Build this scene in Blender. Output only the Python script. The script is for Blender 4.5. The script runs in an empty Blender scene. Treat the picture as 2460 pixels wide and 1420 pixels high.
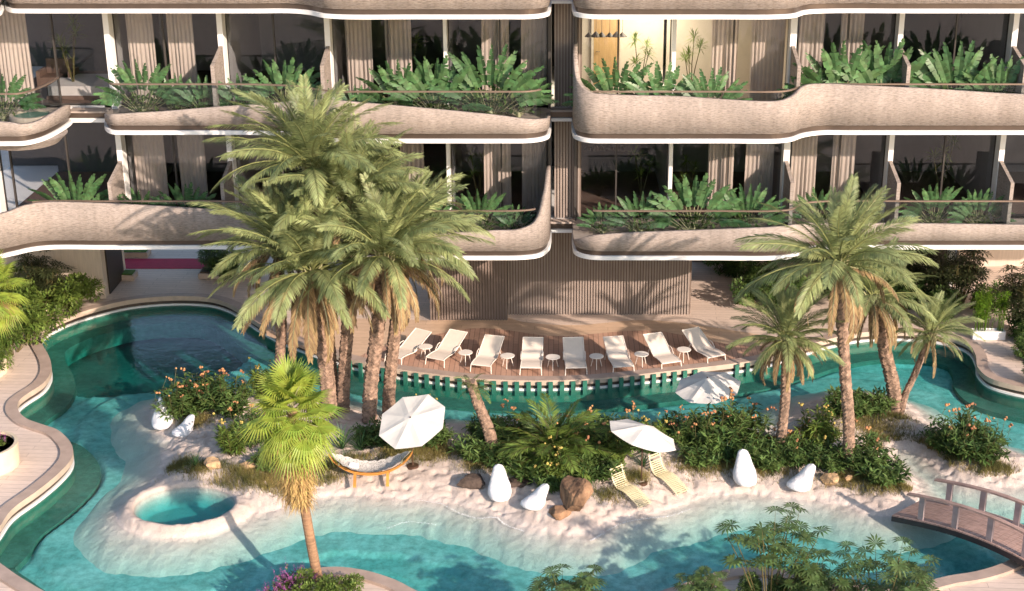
import bpy, bmesh, math, random
import numpy as np
from mathutils import Vector, Matrix
sc = bpy.context.scene
COL = sc.collection
R = math.radians
rnd = random.Random(7)
PI = math.pi

# ------------------------------------------------------------------ camera and survey of the site
CAMH = 17.7
TH = R(20.5)
FP = 3500.0
CX, CY = 1330.0, 710.0
CT, ST = math.cos(TH), math.sin(TH)
def ray(px, py):
    dx = (px-CX)/FP; dy = (py-CY)/FP
    return (dx, CT-dy*ST, -ST-dy*CT)
def G(px, py, z=0.0):
    d = ray(px, py); t = (z-CAMH)/d[2]
    return Vector((d[0]*t, d[1]*t, z))
def V(px, py, D):
    d = ray(px, py); t = D/d[1]
    return Vector((d[0]*t, D, CAMH+d[2]*t))
def X(px, D, z):
    return (px-CX)/FP*(D*CT+(CAMH-z)*ST)

cam = bpy.data.cameras.new('camera'); co = bpy.data.objects.new('camera', cam); COL.objects.link(co)
co.location = (0, 0, CAMH); co.rotation_euler = (PI/2-TH, 0, 0)
cam.sensor_width = 36; cam.lens = 36*FP/2460; cam.shift_x = -(CX-1230)/2460
cam.clip_start = .5; cam.clip_end = 2000
sc.camera = co

# ------------------------------------------------------------------ light
SUN_AZ, SUN_EL = R(39), R(22)      # azimuth to the right of the direction behind the camera
sv = Vector((math.sin(SUN_AZ)*math.cos(SUN_EL), -math.cos(SUN_AZ)*math.cos(SUN_EL), math.sin(SUN_EL)))
sl = bpy.data.lights.new('sun', 'SUN'); so = bpy.data.objects.new('sun', sl); COL.objects.link(so)
sl.energy = 4.7; sl.angle = R(.7); sl.color = (1.0, .80, .655)
so.rotation_euler = sv.to_track_quat('Z', 'Y').to_euler(); so.location = sv*60+Vector((0, 30, 0))
w = bpy.data.worlds.new('World'); sc.world = w; w.use_nodes = True
nt = w.node_tree; bg = nt.nodes['Background']
sky = nt.nodes.new('ShaderNodeTexSky'); sky.sky_type = 'NISHITA'; sky.sun_disc = False
sky.sun_elevation = SUN_EL; sky.sun_rotation = math.atan2(sv.x, sv.y)
sky.air_density = 1.0; sky.dust_density = 1.2; sky.ozone_density = 1.0
nt.links.new(sky.outputs[0], bg.inputs[0]); bg.inputs[1].default_value = .15
sc.view_settings.view_transform = 'Standard'; sc.view_settings.look = 'None'
sc.view_settings.exposure = EXPOSURE = .68
sc.cycles.max_bounces = 8; sc.cycles.transparent_max_bounces = 12; sc.cycles.transmission_bounces = 6
sc.cycles.diffuse_bounces = 3; sc.cycles.glossy_bounces = 3; sc.cycles.volume_bounces = 0
sc.cycles.caustics_reflective = False; sc.cycles.caustics_refractive = False
sc.cycles.sample_clamp_indirect = 6
sc.cycles.use_denoising = True

# ------------------------------------------------------------------ materials
def nodes(name):
    m = bpy.data.materials.new(name); m.use_nodes = True
    t = m.node_tree; t.nodes.clear()
    out = t.nodes.new('ShaderNodeOutputMaterial')
    return m, t, out
def N(t, k, **kw):
    n = t.nodes.new(k)
    for a, b in kw.items(): setattr(n, a, b)
    return n
def coords(t, scale=(1, 1, 1), rot=(0, 0, 0), kind='Object'):
    tc = N(t, 'ShaderNodeTexCoord'); mp = N(t, 'ShaderNodeMapping')
    mp.inputs['Scale'].default_value = scale; mp.inputs['Rotation'].default_value = rot
    t.links.new(tc.outputs[kind], mp.inputs['Vector'])
    return mp.outputs[0]
def noise(t, vec, scale, detail=4, rough=.55):
    n = N(t, 'ShaderNodeTexNoise'); n.inputs['Scale'].default_value = scale
    n.inputs['Detail'].default_value = detail; n.inputs['Roughness'].default_value = rough
    t.links.new(vec, n.inputs['Vector']); return n.outputs['Fac']
def ramp(t, fac, stops):
    r = N(t, 'ShaderNodeValToRGB'); e = r.color_ramp.elements
    while len(e) < len(stops): e.new(.5)
    for i, (p, c) in enumerate(stops):
        e[i].position = p; e[i].color = (*c, 1) if len(c) == 3 else c
    t.links.new(fac, r.inputs[0]); return r.outputs[0]
def mul(c, k): return tuple(min(1, a*k) for a in c)
def mat(name, col, rough=.7, var=.18, scale=4, stretch=(1, 1, 1), bump=0, bscale=40, metal=0, spec=.4, col2=None,
        transl=0, island=0, emit=0, kind='Object', rot=(0, 0, 0), bstretch=None, sheen=0):
    m, t, out = nodes(name)
    v = coords(t, stretch, rot, kind)
    f = noise(t, v, scale)
    c = ramp(t, f, [(.3, mul(col, 1-var)), (.7, mul(col2 or col, 1+var))])
    if island:
        g = N(t, 'ShaderNodeNewGeometry')
        hs = N(t, 'ShaderNodeHueSaturation')
        mr = N(t, 'ShaderNodeMapRange'); mr.inputs[3].default_value = 1-island; mr.inputs[4].default_value = 1+island
        t.links.new(g.outputs['Random Per Island'], mr.inputs[0]); t.links.new(mr.outputs[0], hs.inputs['Value'])
        mh = N(t, 'ShaderNodeMapRange'); mh.inputs[3].default_value = .485; mh.inputs[4].default_value = .515
        t.links.new(g.outputs['Random Per Island'], mh.inputs[0]); t.links.new(mh.outputs[0], hs.inputs['Hue'])
        t.links.new(c, hs.inputs['Color']); c = hs.outputs[0]
    b = N(t, 'ShaderNodeBsdfPrincipled'); b.inputs['Roughness'].default_value = rough
    b.inputs['Metallic'].default_value = metal; b.inputs['Specular IOR Level'].default_value = spec
    t.links.new(c, b.inputs['Base Color'])
    if emit:
        t.links.new(c, b.inputs['Emission Color']); b.inputs['Emission Strength'].default_value = emit
    if bump:
        bp = N(t, 'ShaderNodeBump'); bp.inputs['Strength'].default_value = min(1, bump); bp.inputs['Distance'].default_value = .02*max(1, bump)
        v2 = coords(t, bstretch or stretch, rot, kind)
        t.links.new(noise(t, v2, bscale, 5, .6), bp.inputs['Height']); t.links.new(bp.outputs[0], b.inputs['Normal'])
    s = b.outputs[0]
    if transl:
        tr = N(t, 'ShaderNodeBsdfTranslucent'); mx = N(t, 'ShaderNodeMixShader'); mx.inputs[0].default_value = transl
        t.links.new(c, tr.inputs[0]); t.links.new(s, mx.inputs[1]); t.links.new(tr.outputs[0], mx.inputs[2]); s = mx.outputs[0]
    t.links.new(s, out.inputs[0])
    return m
def planks(name, c1, c2, gap, w=.14, l=2.2, rot=0, rough=.65, var=.5, fade=.0):
    m, t, out = nodes(name)
    v = coords(t, (1, 1, 1), (0, 0, rot))
    br = N(t, 'ShaderNodeTexBrick'); t.links.new(v, br.inputs['Vector'])
    br.inputs['Scale'].default_value = 1; br.inputs['Brick Width'].default_value = l; br.inputs['Row Height'].default_value = w
    br.inputs['Mortar Size'].default_value = .006; br.inputs['Mortar Smooth'].default_value = .1; br.inputs['Bias'].default_value = 0
    br.inputs['Color1'].default_value = (*c1, 1); br.inputs['Color2'].default_value = (*c2, 1); br.inputs['Mortar'].default_value = (*gap, 1)
    g = coords(t, (1.5, 14, 1), (0, 0, rot))
    f = noise(t, g, 3, 5)
    mx = N(t, 'ShaderNodeMix', data_type='RGBA', blend_type='MULTIPLY'); mx.inputs[0].default_value = 1
    t.links.new(br.outputs['Color'], mx.inputs[6])
    t.links.new(ramp(t, f, [(.3, (1-var*.45,)*3), (.7, (1, 1, 1))]), mx.inputs[7])
    f2 = noise(t, coords(t), .35, 3)
    m2 = N(t, 'ShaderNodeMix', data_type='RGBA', blend_type='MULTIPLY'); m2.inputs[0].default_value = 1
    t.links.new(mx.outputs[2], m2.inputs[6]); t.links.new(ramp(t, f2, [(.3, (.93, .93, .93)), (.7, (1, 1, 1))]), m2.inputs[7])
    b = N(t, 'ShaderNodeBsdfPrincipled'); b.inputs['Roughness'].default_value = rough; b.inputs['Specular IOR Level'].default_value = .3
    t.links.new(m2.outputs[2], b.inputs['Base Color'])
    bp = N(t, 'ShaderNodeBump'); bp.inputs['Strength'].default_value = .4; bp.inputs['Distance'].default_value = .01
    t.links.new(br.outputs['Fac'], bp.inputs['Height']); bp.invert = True
    t.links.new(bp.outputs[0], b.inputs['Normal'])
    t.links.new(b.outputs[0], out.inputs[0]); return m
def schlick(t, f0, nrm=None):
    g = N(t, 'ShaderNodeNewGeometry'); d = N(t, 'ShaderNodeVectorMath', operation='DOT_PRODUCT')
    t.links.new(g.outputs['Incoming'], d.inputs[0]); t.links.new(nrm if nrm else g.outputs['Normal'], d.inputs[1])
    ab = N(t, 'ShaderNodeMath', operation='ABSOLUTE'); t.links.new(d.outputs['Value'], ab.inputs[0])
    iv = N(t, 'ShaderNodeMath', operation='SUBTRACT', use_clamp=True); iv.inputs[0].default_value = 1; t.links.new(ab.outputs[0], iv.inputs[1])
    pw_ = N(t, 'ShaderNodeMath', operation='POWER'); pw_.inputs[1].default_value = 5; t.links.new(iv.outputs[0], pw_.inputs[0])
    ma = N(t, 'ShaderNodeMath', operation='MULTIPLY_ADD', use_clamp=True); ma.inputs[1].default_value = 1-f0; ma.inputs[2].default_value = f0
    t.links.new(pw_.outputs[0], ma.inputs[0]); return ma.outputs[0]
def water_mat(name, col, dens, wav=.12):
    m, t, out = nodes(name)
    v = coords(t, (1, 1, 1)); 
    a = noise(t, v, 1.6, 3); b_ = noise(t, coords(t, (1, 2.0, 1)), 7, 3)
    ad = N(t, 'ShaderNodeMath', operation='MULTIPLY_ADD'); ad.inputs[1].default_value = .35
    t.links.new(b_, ad.inputs[0]); t.links.new(a, ad.inputs[2])
    bp = N(t, 'ShaderNodeBump'); bp.inputs['Strength'].default_value = wav; bp.inputs['Distance'].default_value = .12
    t.links.new(ad.outputs[0], bp.inputs['Height'])
    fr = schlick(t, .03, bp.outputs[0])
    gl = N(t, 'ShaderNodeBsdfGlossy'); gl.inputs['Roughness'].default_value = .03; t.links.new(bp.outputs[0], gl.inputs['Normal'])
    tr = N(t, 'ShaderNodeBsdfTransparent'); tr.inputs[0].default_value = (.99, 1, 1, 1)
    mx = N(t, 'ShaderNodeMixShader'); t.links.new(fr, mx.inputs[0]); t.links.new(tr.outputs[0], mx.inputs[1]); t.links.new(gl.outputs[0], mx.inputs[2])
    t.links.new(mx.outputs[0], out.inputs[0])
    va = N(t, 'ShaderNodeVolumeAbsorption'); va.inputs[0].default_value = (*col, 1); va.inputs[1].default_value = dens
    t.links.new(va.outputs[0], out.inputs[1]); return m
def glass_mat(name, tint, refl=1.5):
    m, t, out = nodes(name)
    fr = schlick(t, ((refl-1)/(refl+1))**2)
    gl = N(t, 'ShaderNodeBsdfGlossy'); gl.inputs['Roughness'].default_value = .01
    tr = N(t, 'ShaderNodeBsdfTransparent'); tr.inputs[0].default_value = (*tint, 1)
    mx = N(t, 'ShaderNodeMixShader'); t.links.new(fr, mx.inputs[0]); t.links.new(tr.outputs[0], mx.inputs[1]); t.links.new(gl.outputs[0], mx.inputs[2])
    t.links.new(mx.outputs[0], out.inputs[0]); return m

def pebble_mat(name, c1, c2):
    m, t, out = nodes(name)
    v = coords(t); f = noise(t, v, .9, 4); f2 = noise(t, v, 5, 6, .7)
    mx = N(t, 'ShaderNodeMix', data_type='RGBA', blend_type='MULTIPLY'); mx.inputs[0].default_value = 1
    t.links.new(ramp(t, f, [(.35, c1), (.65, c2)]), mx.inputs[6])
    t.links.new(ramp(t, f2, [(.38, (.62, .66, .64)), (.6, (1, 1, 1))]), mx.inputs[7])
    b = N(t, 'ShaderNodeBsdfPrincipled'); b.inputs['Roughness'].default_value = .8
    t.links.new(mx.outputs[2], b.inputs['Base Color']); t.links.new(b.outputs[0], out.inputs[0]); return m
def fabric_weave(name, c1, c2):
    m, t, out = nodes(name)
    ck = N(t, 'ShaderNodeTexVoronoi'); ck.inputs['Scale'].default_value = 28
    t.links.new(coords(t), ck.inputs['Vector'])
    b = N(t, 'ShaderNodeBsdfPrincipled'); b.inputs['Roughness'].default_value = .85
    t.links.new(ramp(t, ck.outputs['Distance'], [(.15, c1), (.5, c2)]), b.inputs['Base Color']); t.links.new(b.outputs[0], out.inputs[0]); return m

M = {}
M['fascia'] = mat('ribbed travertine', (.44, .35, .305), .85, .14, 5, (1, 1, 7), .9, 12, bstretch=(1, 1, 14))
def fascia_mat(name, col):
    m, t, out = nodes(name)
    f = noise(t, coords(t, (1, 1, 7)), 7, 8, .7); f2 = noise(t, coords(t), 1.1, 4); f3 = noise(t, coords(t, (6, 6, .6)), 1.2, 4)
    def mlt(x, y):
        mx = N(t, 'ShaderNodeMix', data_type='RGBA', blend_type='MULTIPLY'); mx.inputs[0].default_value = 1
        t.links.new(x, mx.inputs[6]); t.links.new(y, mx.inputs[7]); return mx.outputs[2]
    c = mlt(mlt(ramp(t, f, [(.40, mul(col, .66)), (.50, col), (.60, mul(col, 1.12))]), ramp(t, f2, [(.3, (.84, .83, .82)), (.65, (1.06, 1.04, 1.03))])), ramp(t, f3, [(.35, (.90, .89, .88)), (.6, (1, 1, 1))]))
    b = N(t, 'ShaderNodeBsdfPrincipled'); b.inputs['Roughness'].default_value = .9; b.inputs['Specular IOR Level'].default_value = .2
    bp = N(t, 'ShaderNodeBump'); bp.inputs['Strength'].default_value = .9; bp.inputs['Distance'].default_value = .025
    t.links.new(f, bp.inputs['Height']); t.links.new(bp.outputs[0], b.inputs['Normal']); t.links.new(c, b.inputs['Base Color']); t.links.new(b.outputs[0], out.inputs[0]); return m
M['fascia'] = fascia_mat('rough streaked travertine', (.37, .325, .295))
M['white'] = mat('white render', (.80, .80, .79), .6, .03)
M['recess'] = mat('bronze recess band', (.095, .072, .058), .35, .1, metal=.5)
M['bronze'] = mat('bronze rail', (.20, .15, .12), .4, .1, metal=.4)
M['frame'] = mat('dark window frame', (.05, .045, .042), .4, .1)
M['slat'] = mat('brown slat cladding', (.27, .225, .20), .6, .15, 6, (1, 1, .2))
M['slatdark'] = mat('dark taupe slat cladding', (.19, .15, .13), .6, .15, 6, (1, 1, .2))
M['slatback'] = mat('dark cladding back', (.15, .115, .095), .8, .1)
M['beige'] = mat('beige limestone cladding', (.56, .47, .40), .75, .1, 6, (3, 3, .25), .2, 30)
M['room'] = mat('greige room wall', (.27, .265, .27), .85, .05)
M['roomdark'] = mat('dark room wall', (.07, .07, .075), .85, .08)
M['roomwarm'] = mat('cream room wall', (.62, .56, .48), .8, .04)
M['floor'] = mat('balcony floor tiles', (.38, .32, .28), .7, .1)
M['curtain'] = mat('beige curtain', (.64, .54, .47), .85, .05, transl=.2)
M['door'] = mat('oak door', (.50, .33, .16), .5, .15, 6, (3, 3, .3))
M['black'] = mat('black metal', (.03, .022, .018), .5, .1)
M['winglass'] = glass_mat('window glass', (.90, .91, .92), 1.5)
M['railglass'] = glass_mat('rail glass', (.86, .89, .9), 1.4)
M['pave'] = planks('pale travertine plank paving', (.78, .645, .555), (.70, .575, .49), (.42, .33, .28), .22, 1.8, .06)
M['tan'] = planks('tan travertine paving', (.74, .54, .385), (.68, .49, .345), (.45, .31, .22), .3, 2.4, .04)
M['wood'] = planks('brown timber decking', (.62, .39, .285), (.52, .315, .225), (.13, .08, .06), .16, 2.6, R(90), .6)
M['coping'] = mat('pool coping stone', (.40, .31, .26), .6, .12, 3, bump=.2)
M['copeedge'] = mat('pool coping edge', (.50, .40, .32), .6, .12, 3)
M['darktile'] = pebble_mat('dark green stone ledge', (.045, .13, .10), (.08, .19, .15))
M['basin'] = pebble_mat('basin stone darkened as reflection', (.04, .085, .075), (.08, .15, .13))  # dark tone stands in for the building mirrored in the water
M['tile'] = mat('green pool tile', (.035, .16, .115), .35, .15, 7)
M['teal'] = pebble_mat('turquoise pebble pool floor', (.20, .41, .39), (.38, .57, .55))
M['sand'] = mat('white beach sand', (.45, .375, .33), .95, .14, 2.2, col2=(.50, .43, .385), bump=1.2, bscale=11)
def sand_mat():
    m, t, out = nodes('white beach sand')
    v = coords(t); f = noise(t, v, 2.2); f2 = noise(t, v, 26, 6, .75)
    sp = N(t, 'ShaderNodeSeparateXYZ'); t.links.new(v, sp.inputs[0])
    h = N(t, 'ShaderNodeMath', operation='MULTIPLY_ADD'); h.inputs[1].default_value = .06; t.links.new(f, h.inputs[0]); t.links.new(sp.outputs['Z'], h.inputs[2])
    mr = N(t, 'ShaderNodeMapRange'); mr.inputs[1].default_value = -.235; mr.inputs[2].default_value = -.10; t.links.new(h.outputs[0], mr.inputs[0])
    def mlt(x, y):
        mx = N(t, 'ShaderNodeMix', data_type='RGBA', blend_type='MULTIPLY'); mx.inputs[0].default_value = 1
        t.links.new(x, mx.inputs[6]); t.links.new(y, mx.inputs[7]); return mx.outputs[2]
    c = mlt(ramp(t, f, [(.3, (.57, .49, .44)), (.7, (.67, .595, .545))]), ramp(t, f2, [(.36, (.86, .85, .84)), (.52, (1, 1, 1))]))
    c = mlt(c, ramp(t, mr.outputs[0], [(0, (1.0, 1.0, 1.0)), (.45, (1, 1, 1)), (1, (.90, .875, .86))]))
    b = N(t, 'ShaderNodeBsdfPrincipled'); b.inputs['Roughness'].default_value = .9
    bp = N(t, 'ShaderNodeBump'); bp.inputs['Strength'].default_value = 1; bp.inputs['Distance'].default_value = .03
    vo = N(t, 'ShaderNodeTexVoronoi'); vo.inputs['Scale'].default_value = 7; vo.feature = 'SMOOTH_F1'; t.links.new(v, vo.inputs['Vector'])
    ad = N(t, 'ShaderNodeMath', operation='MULTIPLY_ADD'); ad.inputs[1].default_value = .8; t.links.new(vo.outputs['Distance'], ad.inputs[0]); t.links.new(f2, ad.inputs[2])
    t.links.new(ad.outputs[0], bp.inputs['Height']); t.links.new(bp.outputs[0], b.inputs['Normal'])
    t.links.new(c, b.inputs['Base Color']); t.links.new(b.outputs[0], out.inputs[0]); return m
M['sand'] = sand_mat()
M['water'] = water_mat('pool water', (.04, .925, .935), .52)
M['tubwater'] = water_mat('clear tub water', (.0, .80, .86), .8, .06)
M['frond'] = mat('date palm frond', (.175, .235, .095), .5, .35, 1.0, col2=(.32, .36, .16), transl=.3, island=.28, spec=.5)
M['deadfrond'] = mat('dry palm frond', (.27, .185, .095), .8, .25, 2, transl=.2, island=.3)
M['trunk'] = mat('palm trunk bark', (.25, .17, .125), .95, .6, 7, bump=1, bscale=30)
M['fan'] = mat('fan palm leaf', (.15, .28, .04), .45, .2, 1.0, col2=(.36, .41, .07), transl=.35, island=.2)
M['fanold'] = mat('dry fan palm skirt', (.42, .29, .12), .8, .25, 2, transl=.15, island=.3)
M['fantrunk'] = mat('slim brown palm trunk', (.28, .17, .10), .9, .3, 5, (1, 1, 6), 1, 12)
M['trav'] = mat('travellers palm leaf', (.045, .12, .045), .4, .35, 3, col2=(.095, .185, .07), transl=.25, island=.25)
M['midrib'] = mat('green midrib', (.20, .22, .08), .6, .2)
M['stalk'] = mat('pale leaf stalk', (.33, .32, .18), .6, .2)
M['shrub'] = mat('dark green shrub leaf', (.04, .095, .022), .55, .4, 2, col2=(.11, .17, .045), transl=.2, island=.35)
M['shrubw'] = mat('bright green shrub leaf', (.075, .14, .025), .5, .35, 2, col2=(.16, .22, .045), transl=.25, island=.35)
M['stem'] = mat('plant stem', (.10, .085, .03), .8, .2)
M['orange'] = mat('orange blossom', (.38, .18, .085), .7, .25, 3, island=.3)
M['yellow'] = mat('ochre yellow blossom', (.42, .32, .09), .7, .25, 3, island=.3)
M['purple'] = mat('magenta flower spike', (.34, .11, .30), .6, .25, 3, island=.35, transl=.2)
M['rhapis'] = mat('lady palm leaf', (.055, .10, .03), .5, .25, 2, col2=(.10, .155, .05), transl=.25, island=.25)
M['rhapisdark'] = mat('shaded lady palm leaf', (.035, .045, .018), .5, .3, 2, transl=.15, island=.25)  # darker copy of the lady palm leaf, shade put into its colour
M['bamboo'] = mat('bamboo leaf', (.12, .22, .02), .5, .25, 2, transl=.35, island=.3)
M['grass'] = mat('island grass', (.10, .13, .03), .7, .4, 1.5, col2=(.24, .19, .07), transl=.2, island=.4)
M['turf'] = mat('lawn turf', (.07, .15, .02), .9, .3, 12, bump=.6, bscale=60)
M['soil'] = mat('planter soil', (.10, .07, .05), .95, .3, 10, bump=.6)
M['rockred'] = mat('reddish brown rock', (.15, .085, .055), .95, .55, 3, bump=2, bscale=7, col2=(.24, .145, .085))
M['rocktan'] = mat('tan sandstone rock', (.46, .30, .19), .95, .35, 4, bump=2, bscale=11, col2=(.44, .30, .16))
M['rockdark'] = mat('dark brown rock', (.07, .05, .04), .9, .5, 3, bump=1.5, bscale=9)
M['sling'] = mat('ivory mesh sling', (.72, .64, .55), .8, .04, 8)
M['ivory'] = mat('ivory painted metal', (.80, .74, .66), .45, .03)
M['slatcream'] = mat('cream yellow slats', (.60, .54, .34), .6, .06)
M['canopy'] = mat('white parasol cloth', (.70, .685, .65), .8, .03, transl=.12)
M['polebrown'] = mat('dark brown metal', (.09, .05, .035), .45, .2, metal=.3)
M['bean'] = mat('white crinkled vinyl', (.70, .71, .74), .45, .02, bump=2, bscale=6)
M['hamwood'] = mat('varnished orange larch', (.55, .25, .06), .4, .2, 3, (1, 1, 1))
M['hamcloth'] = fabric_weave('grey white woven hammock', (.10, .10, .09), (.50, .48, .45))
M['pillow'] = mat('white cotton', (.80, .79, .78), .85, .02)
M['bridge'] = mat('brown bridge timber', (.40, .27, .23), .6, .3, 4, (1, 6, 1), .3)
M['bridgepost'] = mat('weathered bridge post', (.34, .27, .27), .6, .2, 3)
M['bridgedark'] = mat('dark bridge beam', (.03, .025, .028), .6, .2)
M['planter'] = mat('cream stone planter', (.62, .53, .40), .8, .1, 3, bump=.2)
M['whitebox'] = mat('white planter', (.80, .80, .80), .5, .02)
M['carpet'] = mat('crimson runner', (.42, .03, .07), .9, .12)
M['foam'] = mat('white foam', (.82, .82, .82), .9, .03)
M['bed'] = mat('white bed linen', (.55, .52, .50), .9, .05)
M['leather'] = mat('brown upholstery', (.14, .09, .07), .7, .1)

# ------------------------------------------------------------------ mesh builder
class MB:
    def __init__(s): s.v = []; s.f = []
    def add(s, vs, fs):
        b = len(s.v); s.v.extend([tuple(p) for p in vs]); s.f.extend([tuple(b+i for i in f) for f in fs])
    def quad(s, a, b, c, d): s.add([a, b, c, d], [(0, 1, 2, 3)])
    def box(s, lo, hi, mtx=None):
        x0, y0, z0 = lo; x1, y1, z1 = hi
        vs = [Vector(p) for p in ((x0, y0, z0), (x1, y0, z0), (x1, y1, z0), (x0, y1, z0), (x0, y0, z1), (x1, y0, z1), (x1, y1, z1), (x0, y1, z1))]
        if mtx: vs = [mtx @ p for p in vs]
        s.add(vs, [(0, 3, 2, 1), (4, 5, 6, 7), (0, 1, 5, 4), (1, 2, 6, 5), (2, 3, 7, 6), (3, 0, 4, 7)])
    def tube(s, pts, rad, n=6, cap=True):
        pts = [Vector(p) for p in pts]; k = len(pts)
        if not hasattr(rad, '__len__'): rad = [rad]*k
        vs = []; up = None
        for i, p in enumerate(pts):
            t = (pts[min(i+1, k-1)]-pts[max(i-1, 0)]).normalized()
            if up is None: up = Vector((0, 0, 1)) if abs(t.z) < .9 else Vector((1, 0, 0))
            a = t.cross(up).normalized(); b = a.cross(t); up = b
            for j in range(n):
                q = 2*PI*j/n; vs.append(p+(a*math.cos(q)+b*math.sin(q))*rad[i])
        fs = [(i*n+j, i*n+(j+1) % n, (i+1)*n+(j+1) % n, (i+1)*n+j) for i in range(k-1) for j in range(n)]
        if cap: fs += [tuple(range(n))[::-1], tuple((k-1)*n+j for j in range(n))]
        s.add(vs, fs)
    def lathe(s, prof, n=24, c=(0, 0, 0)):
        vs = [(c[0]+r*math.cos(2*PI*j/n), c[1]+r*math.sin(2*PI*j/n), c[2]+z) for r, z in prof for j in range(n)]
        fs = [(i*n+j, i*n+(j+1) % n, (i+1)*n+(j+1) % n, (i+1)*n+j) for i in range(len(prof)-1) for j in range(n)]
        fs += [tuple(range(n))[::-1], tuple((len(prof)-1)*n+j for j in range(n))]
        s.add(vs, fs)
    def mesh(s, name, m, smooth=False):
        me = bpy.data.meshes.new(name); me.from_pydata(s.v, [], s.f); me.materials.append(M[m] if isinstance(m, str) else m)
        if smooth: me.polygons.foreach_set('use_smooth', [True]*len(me.polygons))
        me.update(); return me
    def build(s, name, m, parent=None, smooth=False, off=None):
        me = s.mesh(name, m, smooth)
        o = bpy.data.objects.new(name, me); COL.objects.link(o)
        if parent is not None: o.parent = parent
        if off is not None: o.location = -Vector(off)
        return o
def tag(o, label=None, cat=None, group=None, kind=None):
    if label: o['label'] = label
    if cat: o['category'] = cat
    if group: o['group'] = group
    if kind: o['kind'] = kind
    return o
def thing(name, label, cat, loc=(0, 0, 0), rz=0, group=None, scale=None):
    o = bpy.data.objects.new(name, None); COL.objects.link(o); o.location = loc; o.rotation_euler = (0, 0, rz)
    o.empty_display_size = .1
    if scale: o.scale = (scale,)*3 if not hasattr(scale, '__len__') else scale
    return tag(o, label, cat, group)
def copy_tree(o, parent=None):
    c = o.copy(); COL.objects.link(c)
    if parent: c.parent = parent
    for ch in list(o.children): copy_tree(ch, c)
    return c
PROTO = {}
def inst(key, maker, label, loc, rz=0, scale=1, group=None, name=None, tilt=None):
    """first use builds the thing, later uses copy it and its parts"""
    if key not in PROTO:
        r = maker(); PROTO[key] = r
    else: r = copy_tree(PROTO[key])
    r.location = loc; r.rotation_euler = (tilt[0], tilt[1], rz) if tilt else (0, 0, rz)
    r.scale = (scale,)*3 if not hasattr(scale, '__len__') else scale
    r['label'] = label
    if group: r['group'] = group
    elif 'group' in r: del r['group']
    return r

def catmull(pts, closed=True, n=6):
    pts = [np.array(p, float) for p in pts]; k = len(pts); out = []
    rng = range(k) if closed else range(k-1)
    for i in rng:
        if closed: p0, p1, p2, p3 = pts[(i-1) % k], pts[i], pts[(i+1) % k], pts[(i+2) % k]
        else: p0, p1, p2, p3 = pts[max(i-1, 0)], pts[i], pts[i+1], pts[min(i+2, k-1)]
        d = [max(1e-4, np.linalg.norm(b-a))**.5 for a, b in ((p0, p1), (p1, p2), (p2, p3))]
        m1 = (p1-p0)/d[0]-(p2-p0)/(d[0]+d[1])+(p2-p1)/d[1] if not (p0 == p1).all() else (p2-p1)/d[1]
        m2 = (p2-p1)/d[1]-(p3-p1)/(d[1]+d[2])+(p3-p2)/d[2] if not (p3 == p2).all() else (p2-p1)/d[1]
        m1 = m1*d[1]; m2 = m2*d[1]
        for j in range(n):
            t = j/n; t2 = t*t; t3 = t2*t
            out.append((2*t3-3*t2+1)*p1+(t3-2*t2+t)*m1+(-2*t3+3*t2)*p2+(t3-t2)*m2)
    if not closed: out.append(pts[-1])
    return np.array(out)
def sdist(poly, P):
    """signed distance (positive inside) of points P (n,2) to the closed polygon"""
    A = poly; B = np.roll(poly, -1, 0); d = np.full(len(P), 1e9); ins = np.zeros(len(P), bool)
    for a, b in zip(A, B):
        e = b-a; L = max(1e-9, e@e)
        t = np.clip(((P-a)@e)/L, 0, 1); q = a+t[:, None]*e-P
        d = np.minimum(d, (q*q).sum(1))
        c = (a[1] > P[:, 1]) != (b[1] > P[:, 1])
        if abs(e[1]) > 1e-12: ins ^= c & (P[:, 0] < e[0]*(P[:, 1]-a[1])/e[1]+a[0])
    d = np.sqrt(d); return np.where(ins, d, -d)
def offset(poly, r):
    """move each vertex outward by r (polygon any orientation)"""
    a = np.roll(poly, 1, 0); b = np.roll(poly, -1, 0); t = b-a; t /= np.linalg.norm(t, axis=1)[:, None]
    ar = .5*np.sum(poly[:, 0]*np.roll(poly[:, 1], -1)-np.roll(poly[:, 0], -1)*poly[:, 1])
    n = np.stack([t[:, 1], -t[:, 0]], 1)*(1 if ar > 0 else -1)
    return poly+n*r
def fill(loops, z):
    bm = bmesh.new()
    for lp in loops:
        vs = [bm.verts.new((p[0], p[1], z)) for p in lp]
        for i in range(len(vs)): bm.edges.new((vs[i], vs[(i+1) % len(vs)]))
    bmesh.ops.triangle_fill(bm, use_beauty=True, use_dissolve=False, edges=bm.edges[:])
    for f in bm.faces:
        if f.normal.z < 0: f.normal_flip()
    bm.verts.ensure_lookup_table()
    V_ = [v.co.copy() for v in bm.verts]; F_ = [tuple(v.index for v in f.verts) for f in bm.faces]
    bm.free(); return V_, F_
def sheet(name, loops, z, m, kind='structure', label=None):
    mb = MB(); v, f = fill(loops, z); mb.add(v, f); o = mb.build(name, m); tag(o, label, kind=kind); return o
def vnoise(P, s, seed=0):
    """cheap smooth value noise on (n,2)"""
    r = np.random.RandomState(seed); T = r.rand(64, 64)
    q = P*s; i = np.floor(q).astype(int); f = q-i; f = f*f*(3-2*f)
    a = T[i[:, 0] % 64, i[:, 1] % 64]; b = T[(i[:, 0]+1) % 64, i[:, 1] % 64]; c = T[i[:, 0] % 64, (i[:, 1]+1) % 64]; d = T[(i[:, 0]+1) % 64, (i[:, 1]+1) % 64]
    return (a*(1-f[:, 0])+b*f[:, 0])*(1-f[:, 1])+(c*(1-f[:, 0])+d*f[:, 0])*f[:, 1]
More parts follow.
